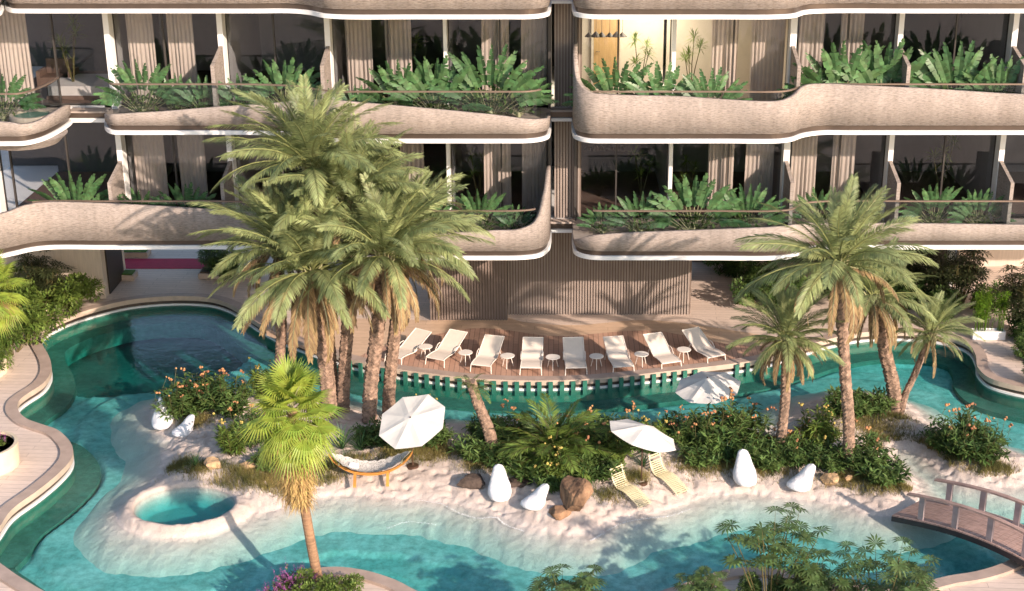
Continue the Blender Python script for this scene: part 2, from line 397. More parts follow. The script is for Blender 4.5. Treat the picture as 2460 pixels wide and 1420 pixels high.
def grid(name, x0, x1, y0, y1, res, zf, m, keep=None, smooth=True):
    xs = np.arange(x0, x1, res); ys = np.arange(y0, y1, res); nx, ny = len(xs), len(ys)
    gx, gy = np.meshgrid(xs, ys); P = np.stack([gx.ravel(), gy.ravel()], 1)
    z = zf(P); k = keep(P, z) if keep else np.ones(len(P), bool)
    idx = np.arange(nx*ny).reshape(ny, nx)
    q = np.stack([idx[:-1, :-1], idx[:-1, 1:], idx[1:, 1:], idx[1:, :-1]], -1).reshape(-1, 4)
    q = q[k[q].any(1)]
    used = np.unique(q); rm = np.zeros(nx*ny, int); rm[used] = np.arange(len(used)); q = rm[q]
    me = bpy.data.meshes.new(name); co_ = np.concatenate([P, z[:, None]], 1)[used]
    me.vertices.add(len(used)); me.vertices.foreach_set('co', co_.ravel().astype('f'))
    me.loops.add(q.size); me.loops.foreach_set('vertex_index', q.ravel().astype('i'))
    me.polygons.add(len(q)); me.polygons.foreach_set('loop_start', np.arange(0, q.size, 4).astype('i'))
    me.polygons.foreach_set('use_smooth', [smooth]*len(q)); me.update(calc_edges=True); me.validate()
    me.materials.append(M[m]); o = bpy.data.objects.new(name, me); COL.objects.link(o); return o
# ================================================================== GROUND, POOL, ISLAND
WL = -.25
pool_px = [(-35,1335),(0,1300),(33,1253),(100,1203),(150,1160),(176,1128),(179,1102),(167,1080),(140,1057),(100,1043),(67,1030),(47,1008),(50,988),(67,973),(107,946),(125,920),(127,898),(120,876),(108,855),(101,836),(108,818),(133,800),(177,780),(233,762),(313,743),(413,734),(500,737),(547,750),(583,772),(620,798),(680,830),(760,860),(840,886),(920,905),(1020,920),(1120,932),(1220,938),(1320,939),(1420,935),(1487,929),(1553,922),(1640,912),(1720,903),(1800,892),(1847,882),(1920,860),(1975,842),(2057,824),(2117,819),(2200,821),(2265,829),(2320,848),(2341,878),(2345,905),(2373,932),(2423,948),(2490,962),(2680,1000),(2760,1080),(2740,1200),(2640,1290),(2530,1330),(2460,1352),(2407,1381),(2341,1402),(2274,1413),(2150,1440),(2000,1425),(1900,1402),(1820,1392),(1740,1398),(1660,1425),(1500,1470),(1200,1480),(1020,1455),(950,1422),(880,1400),(810,1391),(750,1397),(700,1420),(620,1470),(400,1500),(150,1465),(60,1420),(10,1385),(-30,1355)]
pool = catmull([G(x, y, WL)[:2] for x, y in pool_px], True, 4)
cope = offset(pool, .34)
isl_px = [(372,970),(362,1005),(378,1035),(402,1060),(398,1090),(385,1125),(352,1165),(312,1205),(290,1238),(300,1268),(350,1290),(430,1290),(520,1272),(600,1246),(711,1208),(780,1194),(850,1191),(920,1196),(1020,1201),(1087,1213),(1137,1226),(1187,1238),(1230,1254),(1280,1272),(1340,1286),(1387,1291),(1437,1284),(1464,1267),(1504,1247),(1554,1238),(1640,1216),(1707,1195),(1773,1187),(1873,1192),(1940,1199),(2000,1209),(2057,1222),(2107,1233),(2140,1237),(2180,1228),(2218,1203),(2214,1180),(2196,1145),(2165,1110),(2158,1084),(2192,1086),(2240,1122),(2295,1155),(2364,1170),(2424,1172),(2485,1152),(2520,1128),(2500,1108),(2460,1100),(2400,1078),(2340,1062),(2274,1043),(2241,1026),(2174,973),(2124,955),(2050,947),(1974,956),(1930,973),(1908,998),(1900,1022),(1850,1030),(1760,1022),(1650,1028),(1500,1034),(1350,1030),(1200,1026),(1067,1019),(950,1008),(833,978),(700,950),(600,942),(500,948),(420,955)]
isl = catmull([G(x, y, WL)[:2] for x, y in isl_px], True, 4)
TUB = G(443, 1209, -0.03); TA, TB = 1.24, 1.02
def island_h(P):
    P = np.atleast_2d(np.asarray(P, float))[:, :2]
    s = sdist(isl, P); d = np.maximum(0, -s); si = np.maximum(0, s)
    h = WL+.62*(1-np.exp(-si/1.1))-.27*d-.05*d*d-1.5*np.maximum(0, d-1.75)
    n1 = vnoise(P, .9, 1)-.5; n2 = vnoise(P, 3.3, 2)-.5; n3 = vnoise(P, 7.5, 3)-.5; n4 = np.clip(vnoise(P, 6.1, 7)-.58, 0, 1)*.20*np.clip((s+.2)/.4, 0, 1)
    h = h+(n1*.12+n2*.04+n3*.035+(vnoise(P, 10., 8)-.5)*.035)*np.clip((s+1.0)/1.2, 0.15, 1)-n4
    # streaks that run down the submerged bank
    h = h-.06*np.clip(d/.8, 0, 1)*(vnoise(P*np.array([1, .25]), 4.5, 5)-.3)
    r = np.sqrt(((P[:, 0]-TUB.x)/TA)**2+((P[:, 1]-TUB.y)/TB)**2)
    k = np.clip((1.42-r)/.30, 0, 1); k = k*k*(3-2*k)
    h = h*(1-k)+k*(-.03+.25*n3*.2)
    rim = np.exp(-((r-1.13)/.07)**2)*.02
    q = np.clip((1.04-r)/.14, 0, 1); q = q*q*(3-2*q)
    return (h+rim)*(1-q)+q*(-.62)
def GH(px, py):
    """point on the sand under a pixel"""
    z = 0.1
    for _ in range(6): p = G(px, py, z); z = float(island_h(p)[0])
    return G(px, py, z)
DEEP = G(345, 818, WL)
def floor_h(P):
    s = sdist(pool, P); i = -sdist(isl, P)
    z = np.full(len(P), -.86)
    def step(z, d, at, lev): 
        t = np.clip((at-d)/.10, 0, 1); return z*(1-t)+lev*t
    z = step(z, i, 3.7, -.80); z = step(z, i, 2.9, -.73); z = step(z, i, 2.15, -.64)
    t = np.clip((.75-s)/.1, 0, 1); z = z*(1-t)-.80*t
    r = np.sqrt((P[:, 0]-DEEP.x)**2+(P[:, 1]-DEEP.y)**2)
    t = np.clip((3.35-r)/.12, 0, 1); z = z*(1-t)-1.45*t
    return z
g = sheet('ground', [[(-160, -60), (160, -60), (160, 260), (-160, 260)], offset(pool, .15)], 0, 'pave')
x0, x1, y0, y1 = pool[:, 0].min()-.2, pool[:, 0].max()+.2, pool[:, 1].min()-.2, pool[:, 1].max()+.2
o = grid('pool_floor', x0, x1, y0, y1, .085, floor_h, 'teal', keep=lambda P, z: sdist(pool, P) > -.2); tag(o, kind='structure')
x0, x1, y0, y1 = isl[:, 0].min()-2.4, isl[:, 0].max()+2.4, isl[:, 1].min()-2.4, isl[:, 1].max()+2.4
o = grid('sand_island', x0, x1, y0, y1, .05, lambda P: island_h(P), 'sand', keep=lambda P, z: (sdist(isl, P) > -2.3) & (sdist(pool, P) > .05)); tag(o, kind='structure')
# pool wall with its bands, and the coping
def ring(mb, A, za, B, zb):
    n = len(A)
    mb.add([(p[0], p[1], za) for p in A]+[(p[0], p[1], zb) for p in B], [(i, (i+1) % n, n+(i+1) % n, n+i) for i in range(n)])
pw = thing('pool_wall', 'curving pool wall with coping and green tiles', 'pool wall', (0, 0, 0)); pw['kind'] = 'structure'
mb = MB(); ring(mb, offset(pool, .021), WL+.02, offset(pool, .021), -2.5); mb.build('tile_lining', 'tile', pw)
mb = MB(); ring(mb, offset(pool, .012), WL+.055, offset(pool, .012), WL-.012); ring(mb, offset(pool, .012), WL+.055, offset(pool, .09), WL+.055); mb.build('white_trim', 'white', pw)
mb = MB(); ring(mb, offset(pool, .08), -.02, offset(pool, .08), WL+.056); mb.build('recess_band', 'recess', pw)
mb = MB(); inn = offset(pool, .01); ring(mb, inn, .085, inn, -.075); ring(mb, inn, -.075, offset(pool, .1), -.075); mb.build('coping_face', 'copeedge', pw)
mb = MB(); ring(mb, inn, .085, cope, .085); ring(mb, cope, .085, cope, -.02); mb.build('coping', 'coping', pw)
mb = MB(); ri = offset(pool, -.62); ring(mb, offset(pool, .02), -.64, ri, -.64); ring(mb, ri, -.64, ri, -1.2); o = mb.build('pool_ledge', 'darktile'); tag(o, kind='structure')
dp = [(DEEP.x+3.32*math.cos(q), DEEP.y+3.32*math.sin(q)) for q in np.linspace(0, 2*PI, 72, False)]
dp = [p for p in dp if sdist(pool, np.array([p]))[0] > -.6]
o = sheet('deep_basin', [dp], -1.38, 'basin')  # disc puts the dark reflection of the building into the floor colour
# water body
wp = offset(pool, .015); mb = MB(); v, f = fill([wp], WL); mb.add(v, f); k = len(v)
v2, f2 = fill([wp], -2.6); mb.add(v2, [t[::-1] for t in f2]); ring(mb, wp, -2.6, wp, WL)
o = mb.build('pool_water', 'water'); tag(o, kind='structure')
bm = bmesh.new(); bm.from_mesh(o.data); bmesh.ops.remove_doubles(bm, verts=bm.verts, dist=1e-5); bmesh.ops.recalc_face_normals(bm, faces=bm.faces); bm.to_mesh(o.data); bm.free()
tw = [(TUB.x+TA*1.0*math.cos(a), TUB.y+TB*1.0*math.sin(a)) for a in np.linspace(0, 2*PI, 48, False)]
mb = MB(); v, f = fill([tw], -.11); mb.add(v, f); v, f = fill([tw], -.75); mb.add(v, [t[::-1] for t in f]); ring(mb, tw, -.75, tw, -.11)
o = mb.build('tub_water', 'tubwater'); tag(o, kind='structure')
bm = bmesh.new(); bm.from_mesh(o.data); bmesh.ops.remove_doubles(bm, verts=bm.verts, dist=1e-5); bmesh.ops.recalc_face_normals(bm, faces=bm.faces); bm.to_mesh(o.data); bm.free()
# foam lines along the beach
mb = MB()
def foam(pts, wd):
    P = catmull([G(x, y, WL)[:2] for x, y in pts], False, 14)
    for i in range(len(P)-1):
        t = P[i+1]-P[i]; L = np.linalg.norm(t); n = np.array([-t[1], t[0]])/max(L, 1e-6)
        for _ in range(5):
            c = P[i]+t*rnd.random()+n*rnd.gauss(0, wd*.7); r = wd*rnd.uniform(.15, .6)
            a0 = rnd.random()*6; k = 6
            mb.add([(c[0]+r*rnd.uniform(.6, 1.3)*math.cos(a0+2*PI*j/k)*1.5, c[1]+r*rnd.uniform(.5, 1)*math.sin(a0+2*PI*j/k), WL+.012+rnd.random()*.004) for j in range(k)], [tuple(range(k))])
foam([(880,1194),(960,1197),(1020,1205),(1060,1212),(1110,1236),(1150,1246),(1190,1244),(1215,1262),(1260,1278)], .022)
foam([(1420,1300),(1440,1288),(1500,1256),(1560,1246),(1610,1240),(1660,1224)], .025)
foam([(930,1270),(980,1255),(1050,1262)], .02)
o = mb.build('foam', 'foam'); tag(o, 'thin white foam lines lapping at the beach edge', kind='stuff')

# paving zones on the deck
def rib(top, bottom, name, z, m, n=8):
    a = catmull([G(x, y, 0)[:2] for x, y in top], False, n); b = catmull([G(x, y, 0)[:2] for x, y in bottom], False, n)
    return sheet(name, [list(a)+list(b[::-1])], z, m)
outer = offset(pool, .30)
ox = np.array([CX+FP*p[0]/(p[1]*CT+CAMH*ST) for p in outer]); 
seg = [i for i in range(len(outer)) if 0 < i < len(outer) and 850 < ox[i] < 1935 and outer[i][1] > G(0, 960, 0)[1]]
front = [tuple(outer[i]) for i in seg]
wood_top = [(862,858),(900,838),(950,826),(1010,813),(1090,795),(1156,789),(1229,795),(1302,806),(1368,808),(1430,802),(1504,796),(1577,795),(1632,804),(1687,815),(1741,826),(1820,832),(1900,834),(1935,838)]
a = [tuple(q) for q in catmull([G(x, y, 0)[:2] for x, y in wood_top], False, 6)]
fx = sorted(front, key=lambda p: p[0])
sheet('wood_deck', [a+fx[::-1]], .008, 'wood')
tan_top = [(640,790),(760,770),(900,765),(1050,770),(1218,764),(1253,773),(1310,779),(1387,781),(1453,776),(1520,770),(1600,772),(1680,782),(1800,800),(1900,815),(1960,826)]
a2 = [tuple(q) for q in catmull([G(x, y, 0)[:2] for x, y in tan_top], False, 6)]
lo = [G(640,806,0)[:2], G(760,850,0)[:2]]
sheet('tan_path', [a2+[tuple(G(1960,836,0)[:2])]+[tuple(p) for p in a[::-1]]+[tuple(q) for q in lo[::-1]]], .004, 'tan')
# green tiled posts standing against the pool edge by the loungers
for k, px in enumerate([842,868,897,922,948,975,1001,1026,1052,1076,1105,1132,1158,1187,1215,1242,1270,1296,1323,1350,1377,1405,1435,1465,1492,1518,1543,1570,1595,1620,1645,1670,1770,1795,1820]):
    i = min(range(len(pool)), key=lambda i: abs(CX+FP*pool[i][0]/(pool[i][1]*CT+CAMH*ST)-px)+(1e3 if pool[i][1] < 36.5 else 0))
    p = pool[i]; x = X(px, p[1], 0); j = (i+1) % len(pool); q = pool[j] if abs(pool[j][0]-p[0]) > 1e-6 else pool[i-1]
    y = p[1]+(x-p[0])*(q[1]-p[1])/(q[0]-p[0]) if abs(q[0]-p[0]) > .02 else p[1]
    mb = MB(); mb.box((-.065, -.05, -.28), (.065, .0, .16)); o = mb.build('pool_edge_post', 'tile'); o.location = (x, y-.03, -.10)
    o.rotation_euler.z = math.atan2(q[1]-p[1], q[0]-p[0]) if q[0] > p[0] else math.atan2(p[1]-q[1], p[0]-q[0])
    tag(o, 'small square green tiled post against the pool edge in front of the loungers', 'post', 'green posts along the lounger deck')
# underwater surface ready; hot-tub rim is part of the sand

# ================================================================== BUILDING
bld = thing('apartment_building', 'beige apartment block with wavy stone balconies and dark glazing', 'building', (0, 44, 0))
def bpart(mb, name, m, smooth=False, parent=None):
    o = mb.build(name, m, parent or bld, smooth)
    if parent is None: o.location = (0, -44, 0)
    return o
LV = {1: 3.4, 2: 7.0, 3: 10.6}
SLAB = .35
def plan(level, pts):
    z0 = LV[level]; out = []
    for px, D, yt in pts:
        x = X(px, D, z0)
        zt = V(px, yt, D).z if yt is not None else z0+1.45
        out.append((x, D, zt))
    return catmull(out, False, 7)
def sweep(P, offs_z):
    """closed strip swept along plan P; offs_z(i) gives the profile [(outward offset, z)]"""
    mb = MB(); n = len(P); xy = P[:, :2]
    t = np.zeros_like(xy); t[1:-1] = xy[2:]-xy[:-2]; t[0] = xy[1]-xy[0]; t[-1] = xy[-1]-xy[-2]
    t /= np.maximum(np.linalg.norm(t, axis=1), 1e-6)[:, None]
    nr = np.stack([t[:, 1], -t[:, 0]], 1)     # outward (toward -y for paths left to right)
    k = len(offs_z(0)); vs = []
    for i in range(n):
        for o_, z in offs_z(i): q = xy[i]+nr[i]*o_; vs.append((q[0], q[1], z))
    fs = [(i*k+j, (i+1)*k+j, (i+1)*k+(j+1) % k, i*k+(j+1) % k) for i in range(n-1) for j in range(k)]
    fs += [tuple(range(k)), tuple((n-1)*k+j for j in range(k))[::-1]]
    mb.add(vs, fs); return mb
BACKD = 51.0
def balcony(level, P, rail=None, jac=False):
    z0 = LV[level]
    bpart(sweep(P, lambda i: [(.03, z0), (.03, z0+.12), (-.25, z0+.12), (-.25, z0)]), 'slab_lip', 'white')
    bpart(sweep(P, lambda i: [(-.05, z0+.12), (-.05, z0+.28), (-.25, z0+.28), (-.25, z0+.12)]), 'recess_band', 'recess')
    bpart(sweep(P, lambda i: [(0, z0+.272), (0, P[i][2]-.02), (-.02, P[i][2]), (-.13, P[i][2]), (-.13, z0+.272)]), 'balcony_wall', 'fascia', True).data
    mb = MB(); q = [tuple(p[:2]) for p in P]; back = [(P[-1][0], 44.75), (P[0][0], 44.75)]
    base = [(p[0], p[1]+.10) if p[1] < 44 else tuple(p[:2]) for p in P]+back
    v, f = fill([base], z0+SLAB); mb.add(v, f); v, f = fill([base], z0+.02); mb.add(v, f)
    bpart(mb, 'balcony_floor', 'floor')
    if rail:
        a, b = rail; zr = z0+1.5
        S = np.array([p for p in P if a-1e-6 <= CX+FP*p[0]/(p[1]*CT+(CAMH-z0)*ST) <= b+1e-6 and p[1] < 43.9])
        if len(S) > 3:
            bpart(sweep(S, lambda i: [(-.16, zr-.045), (-.16, zr), (-.22, zr), (-.22, zr-.045)]), 'handrail', 'bronze')
            g_ = sweep(S, lambda i: [(-.185, z0+SLAB), (-.185, zr-.045), (-.195, zr-.045), (-.195, z0+SLAB)]); bpart(g_, 'glass_balustrade', 'railglass')
# level 3 (top of the picture)
P3L = plan(3, [(16,44.6,None),(16,43.6,None),(17,42.8,None),(32,42.35,None),(70,42.3,None),(300,42.3,None),(600,42.3,None),(700,42.3,None),(745,42.0,None),(780,41.5,None),(830,41.3,None),(1000,41.3,None),(1200,41.3,None),(1280,41.35,None),(1312,41.7,None),(1321,42.5,None),(1321,44.6,None)])
P3R = plan(3, [(1377,44.6,None),(1377,42.5,None),(1386,41.7,None),(1420,41.35,None),(1500,41.3,None),(1700,41.3,None),(1860,41.3,None),(1905,41.5,None),(1935,42.1,None),(1985,42.3,None),(2200,42.3,None),(2600,42.3,None)])
P3LL = plan(3, [(-300,41.5,None),(-150,41.2,None),(-60,41.2,None),(-10,41.6,None),(6,42.6,None),(8,44.6,None)])
P2L = plan(2, [(255,44.6,270),(255,43.6,272),(256,42.8,274),(272,42.35,275),(310,42.3,273),(400,42.3,268),(520,42.3,258),(640,42.25,250),(720,42.0,243),(760,41.6,240),(820,41.3,243),(870,41.3,247),(1070,41.3,265),(1190,41.3,277),(1275,41.35,287),(1312,41.7,285),(1321,42.5,280),(1321,44.6,262)])
P2R = plan(2, [(1377,44.6,100),(1376,43.6,112),(1376,42.5,135),(1386,41.7,195),(1415,41.35,222),(1470,41.3,228),(1640,41.3,233),(1740,41.3,240),(1867,41.3,243),(1900,41.5,231),(1930,42.0,206),(1975,42.3,202),(2040,42.3,205),(2207,42.3,213),(2459,42.3,228),(2700,42.3,235)])
P2LL = plan(2, [(-300,41.0,290),(-100,41.0,291),(20,41.0,294),(60,41.05,299),(100,41.5,291),(135,42.3,272),(165,43.3,254),(172,43.7,252),(172,44.6,252)])
P1L = plan(1, [(-300,41.0,530),(-120,41.2,525),(-20,41.3,518),(30,41.7,511),(75,42.1,494),(120,42.3,487),(250,42.3,489),(420,42.3,498),(540,42.3,506),(640,42.1,512),(720,41.6,530),(790,41.3,548),(900,41.3,562),(1100,41.3,560),(1187,41.3,555),(1250,41.33,551),(1290,41.5,530),(1316,42.1,455),(1322,42.9,405),(1322,44.6,400)])
P1R = plan(1, [(1377,44.6,566),(1377,42.5,576),(1386,41.7,574),(1420,41.35,567),(1500,41.3,561),(1700,41.3,553),(1860,41.3,546),(1905,41.5,541),(1935,42.1,537),(1985,42.3,537),(2200,42.3,538),(2460,42.3,541),(2700,42.3,541)])
balcony(3, P3L); balcony(3, P3R); balcony(3, P3LL)
balcony(2, P2L, (262, 1312)); balcony(2, P2R, (1420, 2700)); balcony(2, P2LL, (-300, 168))
balcony(1, P1L, (90, 1300)); balcony(1, P1R, (1420, 2700))
# floor slabs behind the balconies, closing walls, roof mass
XL, XR = -19.5, 22.0
for l, z0 in LV.items():
    mb = MB(); mb.box((XL, 44.3, z0), (XR, BACKD, z0+SLAB)); bpart(mb, 'floor_slab', 'white')
    mb = MB(); mb.box((X(165, 43.7, z0), 43.72, z0+.02), (X(262, 43.7, z0), 44.29, z0+.14)); mb.box((X(1318, 43.7, z0), 43.85, z0+.02), (X(1380, 43.7, z0), 44.29, z0+.12)); bpart(mb, 'link_lip', 'white')
    mb = MB(); mb.box((X(165, 43.7, z0), 43.8, z0+.145), (X(262, 43.7, z0), 44.28, z0+.30)); bpart(mb, 'link_band', 'recess'); mb = MB(); mb.box((X(1318, 43.7, z0), 43.95, z0+.125), (X(1380, 43.7, z0), 44.28, z0+.30)); bpart(mb, 'link_band', 'recess')
    mb = MB(); mb.box((X(165, 43.7, z0), 43.75, z0+.305), (X(262, 43.7, z0), 44.27, z0+.36)); mb.box((X(1318, 43.7, z0), 43.9, z0+.305), (X(1380, 43.7, z0), 44.27, z0+.36)); bpart(mb, 'link_floor', 'floor')
mb = MB(); mb.box((XL, 44.9, 10.96), (XR, BACKD, 15.5)); bpart(mb, 'upper_storey', 'room')
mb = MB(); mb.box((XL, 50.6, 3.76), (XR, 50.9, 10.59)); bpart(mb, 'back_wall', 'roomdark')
# side partition walls of the rooms, glass, mullions
GD = 44.62
cols_px = [(-60, 9), (258, 10), (530, 10), (787, 10), (1069, 5), (1320, 3), (1384, 3), (1620, 6), (1906, 12), (2163, 9), (2437, 10), (2700, 10)]
mull_px = [-20, 122, 388, 655, 930, 1200, 1486, 1765, 2040, 2300, 2560]
zt = {1: 6.98, 2: 10.58}
colx = [X(p, 44.3, 10.0) for p, _ in cols_px]; colw = [w_*43/FP*1.05*.5+.02 for _, w_ in cols_px]
mullx = [X(p, 44.6, 10.0) for p in mull_px]
for l in (1, 2):
    zb = LV[l]+SLAB+.003; zt_ = zt[l]
    for x, wd, (p, w_) in zip(colx, colw, cols_px):
        mb = MB(); mb.box((x-max(wd, .03), 44.1, zb), (x+max(wd, .03), 44.55, zt_-.003)); bpart(mb, 'column', 'white' if w_ > 3 else 'frame')
    for i in range(len(colx)-1):
        a, b = colx[i]+.04, colx[i+1]-.04
        if cols_px[i][0] == 1320: continue
        mb = MB(); mb.box((a, GD, zb+.05), (b, GD+.02, zt_-.05)); wpane = bpart(mb, 'window', 'winglass')
        mb = MB()
        for q in (a, b-.05): mb.box((q, GD-.03, zb), (q+.05, GD+.05, zt_-.004))
        mb.box((a+.05, GD-.03, zb), (b-.05, GD+.05, zb+.05)); mb.box((a+.05, GD-.03, zt_-.06), (b-.05, GD+.05, zt_-.004))
        for q in mullx:
            if a < q < b: mb.box((q-.025, GD-.04, zb+.05), (q+.025, GD+.06, zt_-.06))
        fo = mb.build('window_frame', 'frame', wpane)
        # room shell
        lit = (l == 2 and cols_px[i][0] in (1384, 1620))
        if not (lit and cols_px[i][0] == 1384):
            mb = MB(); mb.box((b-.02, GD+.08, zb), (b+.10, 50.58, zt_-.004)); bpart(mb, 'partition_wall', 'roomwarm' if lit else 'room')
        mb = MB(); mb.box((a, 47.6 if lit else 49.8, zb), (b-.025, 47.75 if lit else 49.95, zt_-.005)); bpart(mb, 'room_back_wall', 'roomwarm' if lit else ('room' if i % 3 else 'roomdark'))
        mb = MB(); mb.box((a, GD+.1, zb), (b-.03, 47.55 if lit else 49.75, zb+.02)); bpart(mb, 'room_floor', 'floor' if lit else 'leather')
# slat-clad stair core between the two wings and the pool bar wall
def slats(xa, xb, D, za, zb2, pitch=.092, m_='slat'):
    mb = MB(); x = xa
    while x < xb-.03: mb.box((x, D, za), (x+pitch*.62, D+.05, zb2)); x += pitch
    bpart(mb, 'cladding_slats', m_)
    mb = MB(); mb.box((xa, D+.052, za), (xb, D+.12, zb2)); bpart(mb, 'cladding_back', 'slatback')
for l in (1, 2):
    slats(X(1332, 44.4, 9), X(1398, 44.4, 9), 44.35, LV[l]+SLAB+.01, zt[l]-.01)
slats(X(1030, 45, 2), X(1218, 45, 2), 44.98, .0, 3.39, m_='slatdark')
slats(X(1218, 45.5, 2)+.02, X(1663, 45.5, 2), 45.5, .0, 3.39)
mb = MB(); mb.box((X(1030, 45, 2), 45.12, 0), (X(1216, 45, 2), 50.5, 3.38)); mb.box((X(1219, 45.5, 2), 45.64, 0), (X(1660, 45.5, 2), 50.5, 3.38)); bpart(mb, 'bar_wall', 'slatback')
# ground floor left block and piers
mb = MB(); mb.box((X(-250, 47, 1), 47.0, 0), (X(246, 47, 1), 49.6, 3.395)); bpart(mb, 'ground_floor_block', 'beige')
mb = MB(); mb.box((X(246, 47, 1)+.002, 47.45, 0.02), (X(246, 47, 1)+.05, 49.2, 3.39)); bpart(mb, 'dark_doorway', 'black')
mb = MB(); mb.box((X(268, 49.4, 1), 49.3, 0), (X(268, 49.4, 1)+.35, 49.6, 3.39)); mb.box((X(2275, 47.2, 1), 47.1, 0), (X(2289, 47.2, 1), 47.4, 3.39)); mb.box((X(690, 49.4, 1), 49.3, 0), (X(700, 49.4, 1)+.2, 49.6, 3.39)); bpart(mb, 'pier', 'white')
mb = MB(); mb.box((X(2305, 50.4, 1), 50.4, 0), (XR, 50.6, 3.39)); bpart(mb, 'ground_floor_wall', 'beige')
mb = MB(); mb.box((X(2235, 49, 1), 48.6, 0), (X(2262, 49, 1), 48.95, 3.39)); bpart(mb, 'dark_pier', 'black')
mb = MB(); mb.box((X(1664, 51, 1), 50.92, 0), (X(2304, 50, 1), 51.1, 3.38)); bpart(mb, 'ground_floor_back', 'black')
# balcony divider fins
def fin(level, px, out=1.35, flip=False):
    z0 = LV[level]+SLAB+.004; x = X(px, 44.3, 10.0); t = .055
    ya, yb = 44.09, 44.09-out
    mb = MB(); za, zb2 = z0+1.95, z0+1.62
    mb.add([(x-t, ya, z0), (x+t, ya, z0), (x+t, yb, z0), (x-t, yb, z0), (x-t, ya, za), (x+t, ya, za), (x+t, yb, zb2), (x-t, yb, zb2)],
           [(0, 1, 2, 3), (4, 7, 6, 5), (0, 4, 5, 1), (1, 5, 6, 2), (2, 6, 7, 3), (3, 7, 4, 0)])
    bpart(mb, 'balcony_divider', 'fascia')
for l, p in ((2, 530), (2, 787), (2, 1906), (2, 2163), (2, 2437), (1, 258), (1, 530), (1, 1906), (1, 2163), (1, 2437)): fin(l, p)
# plunge tub on the left balcony
c = V(72, 286, 42.2); mb = MB(); n = 32
z0 = LV[2]
mb.lathe([(.62, z0+SLAB+.01), (.62, z0+.62), (.52, z0+.62), (.52, z0+.50)], 32, (c.x, 42.35, 0)); bpart(mb, 'plunge_tub', 'copeedge', False)
mb = MB(); mb.lathe([(.515, z0+.50), (.515, z0+.56)], 32, (c.x, 42.35, 0)); bpart(mb, 'tub_surface', 'tile')
mb = MB(); cx = X(45, 41.9, 6.9); mb.lathe([(1.0, 6.74), (1.25, 6.98)], 32, (cx, 42.4, 0)); bpart(mb, 'tub_underside', 'fascia')
# warm room light (lit in the photograph)
L = bpy.data.lights.new('room_lamp', 'AREA'); lo_ = bpy.data.objects.new('room_lamp', L); COL.objects.link(lo_)
L.energy = 190; L.size = 1.6; L.color = (1, .84, .60); lo_.location = (X(1560, 46, 10), 46.0, 10.5)

# curtains, door, lamps, furniture
def curtain(pxa, pxb, l, k, lab):
    za, zb2 = LV[l]+SLAB+.03, zt[l]-.07
    xa, xb = X(pxa, 44.9, 10 if l == 2 else 6.4), X(pxb, 44.9, 10 if l == 2 else 6.4)
    mb = MB(); n = max(24, int((xb-xa)/.03)); D = 44.88+.02*(k % 2)
    rr = random.Random(k); ph = rr.random()*6; fr = rr.uniform(.95, 1.1)
    rows = 6; vs = []
    for j in range(rows+1):
        s = j/rows; z = za+(zb2-za)*(1-s)
        for i in range(n+1):
            u = i/n; x = xa+(xb-xa)*u+.02*s*math.sin(u*9+ph)
            y = D+.05*(.5+.5*s)*math.sin(u*(xb-xa)*2*PI/.13*fr+ph+.6*s*math.sin(u*5))+.02*math.sin(u*11+ph)
            vs.append((x, y, z))
    m = n+1
    mb.add(vs, [(j*m+i, j*m+i+1, (j+1)*m+i+1, (j+1)*m+i) for j in range(rows) for i in range(n)])
    o = mb.build('curtain', 'curtain', None, True); tag(o, lab, 'curtain', 'beige curtains behind the windows')
ords = ['first', 'second', 'third', 'fourth', 'fifth', 'sixth', 'seventh', 'eighth', 'ninth', 'tenth', 'eleventh', 'twelfth', 'thirteenth', 'fourteenth']
up = [(-60, 62), (300, 366), (400, 462), (826, 892), (922, 987), (1156, 1222), (1252, 1316), (1710, 1776), (1806, 1890), (1921, 1983), (2021, 2078)]
dn = [(318, 392), (422, 488), (960, 1016), (1162, 1226), (1254, 1314), (1703, 1767), (1794, 1862), (1905, 1966), (2003, 2058)]
for k, (a_, b_) in enumerate(up): curtain(a_, b_, 2, k, ords[k]+' beige pleated curtain from the left in the upper row of windows')
for k, (a_, b_) in enumerate(dn): curtain(a_, b_, 1, k+20, ords[k]+' beige pleated curtain from the left in the lower row of windows')
d = thing('interior_door', 'oak door with bronze handle in the warmly lit room', 'door', (X(1458, 47.5, 9.5), 47.5, 7.38))
mb = MB(); mb.box((-.42, 0, 0), (.42, .05, 2.5)); mb.build('panel', 'door', d)
mb = MB(); mb.box((-.50, -.01, 0), (-.425, .08, 2.58)); mb.box((.425, -.01, 0), (.50, .08, 2.58)); mb.box((-.425, -.01, 2.505), (.425, .08, 2.58)); mb.build('frame', 'roomwarm', d)
mb = MB(); mb.tube([(-.33, -.01, 1.1), (-.33, -.07, 1.1), (-.22, -.07, 1.1)], .015); mb.build('handle', 'bronze', d)
def lamp(px, py, lab):
    c = V(px, py, 45.6); lvl = 10.55 if py < 200 else 6.95
    t = thing('pendant_lamp', lab, 'lamp', (c.x, 45.6, c.z), 0, 'clustered dark pendant lamps')
    for dx, s in ((-.2, .8), (0.02, 1), (.2, .85)):
        mb = MB(); mb.lathe([(.17*s, 0), (.165*s, .01), (.02, .16*s)], 14, (dx, 0, 0)); mb.build('lamp_shade', 'black', t)
        mb = MB(); mb.tube([(dx, 0, .15*s), (dx, 0, lvl-c.z)], .006, 4); mb.build('cord', 'black', t)
lamp(1430, 88, 'dark cone pendant cluster at the left of the warmly lit room'); lamp(1480, 88, 'dark cone pendant cluster before the oak door in the lit room')
lamp(1428, 360, 'dark cone pendant cluster at the left of the unlit lower room'); lamp(1481, 360, 'dark cone pendant cluster at the right of the unlit lower room')
t = thing('bed', 'low bed with white cover behind the left upper window', 'bed', (X(200, 45.9, 7.8), 46.2, 7.38))
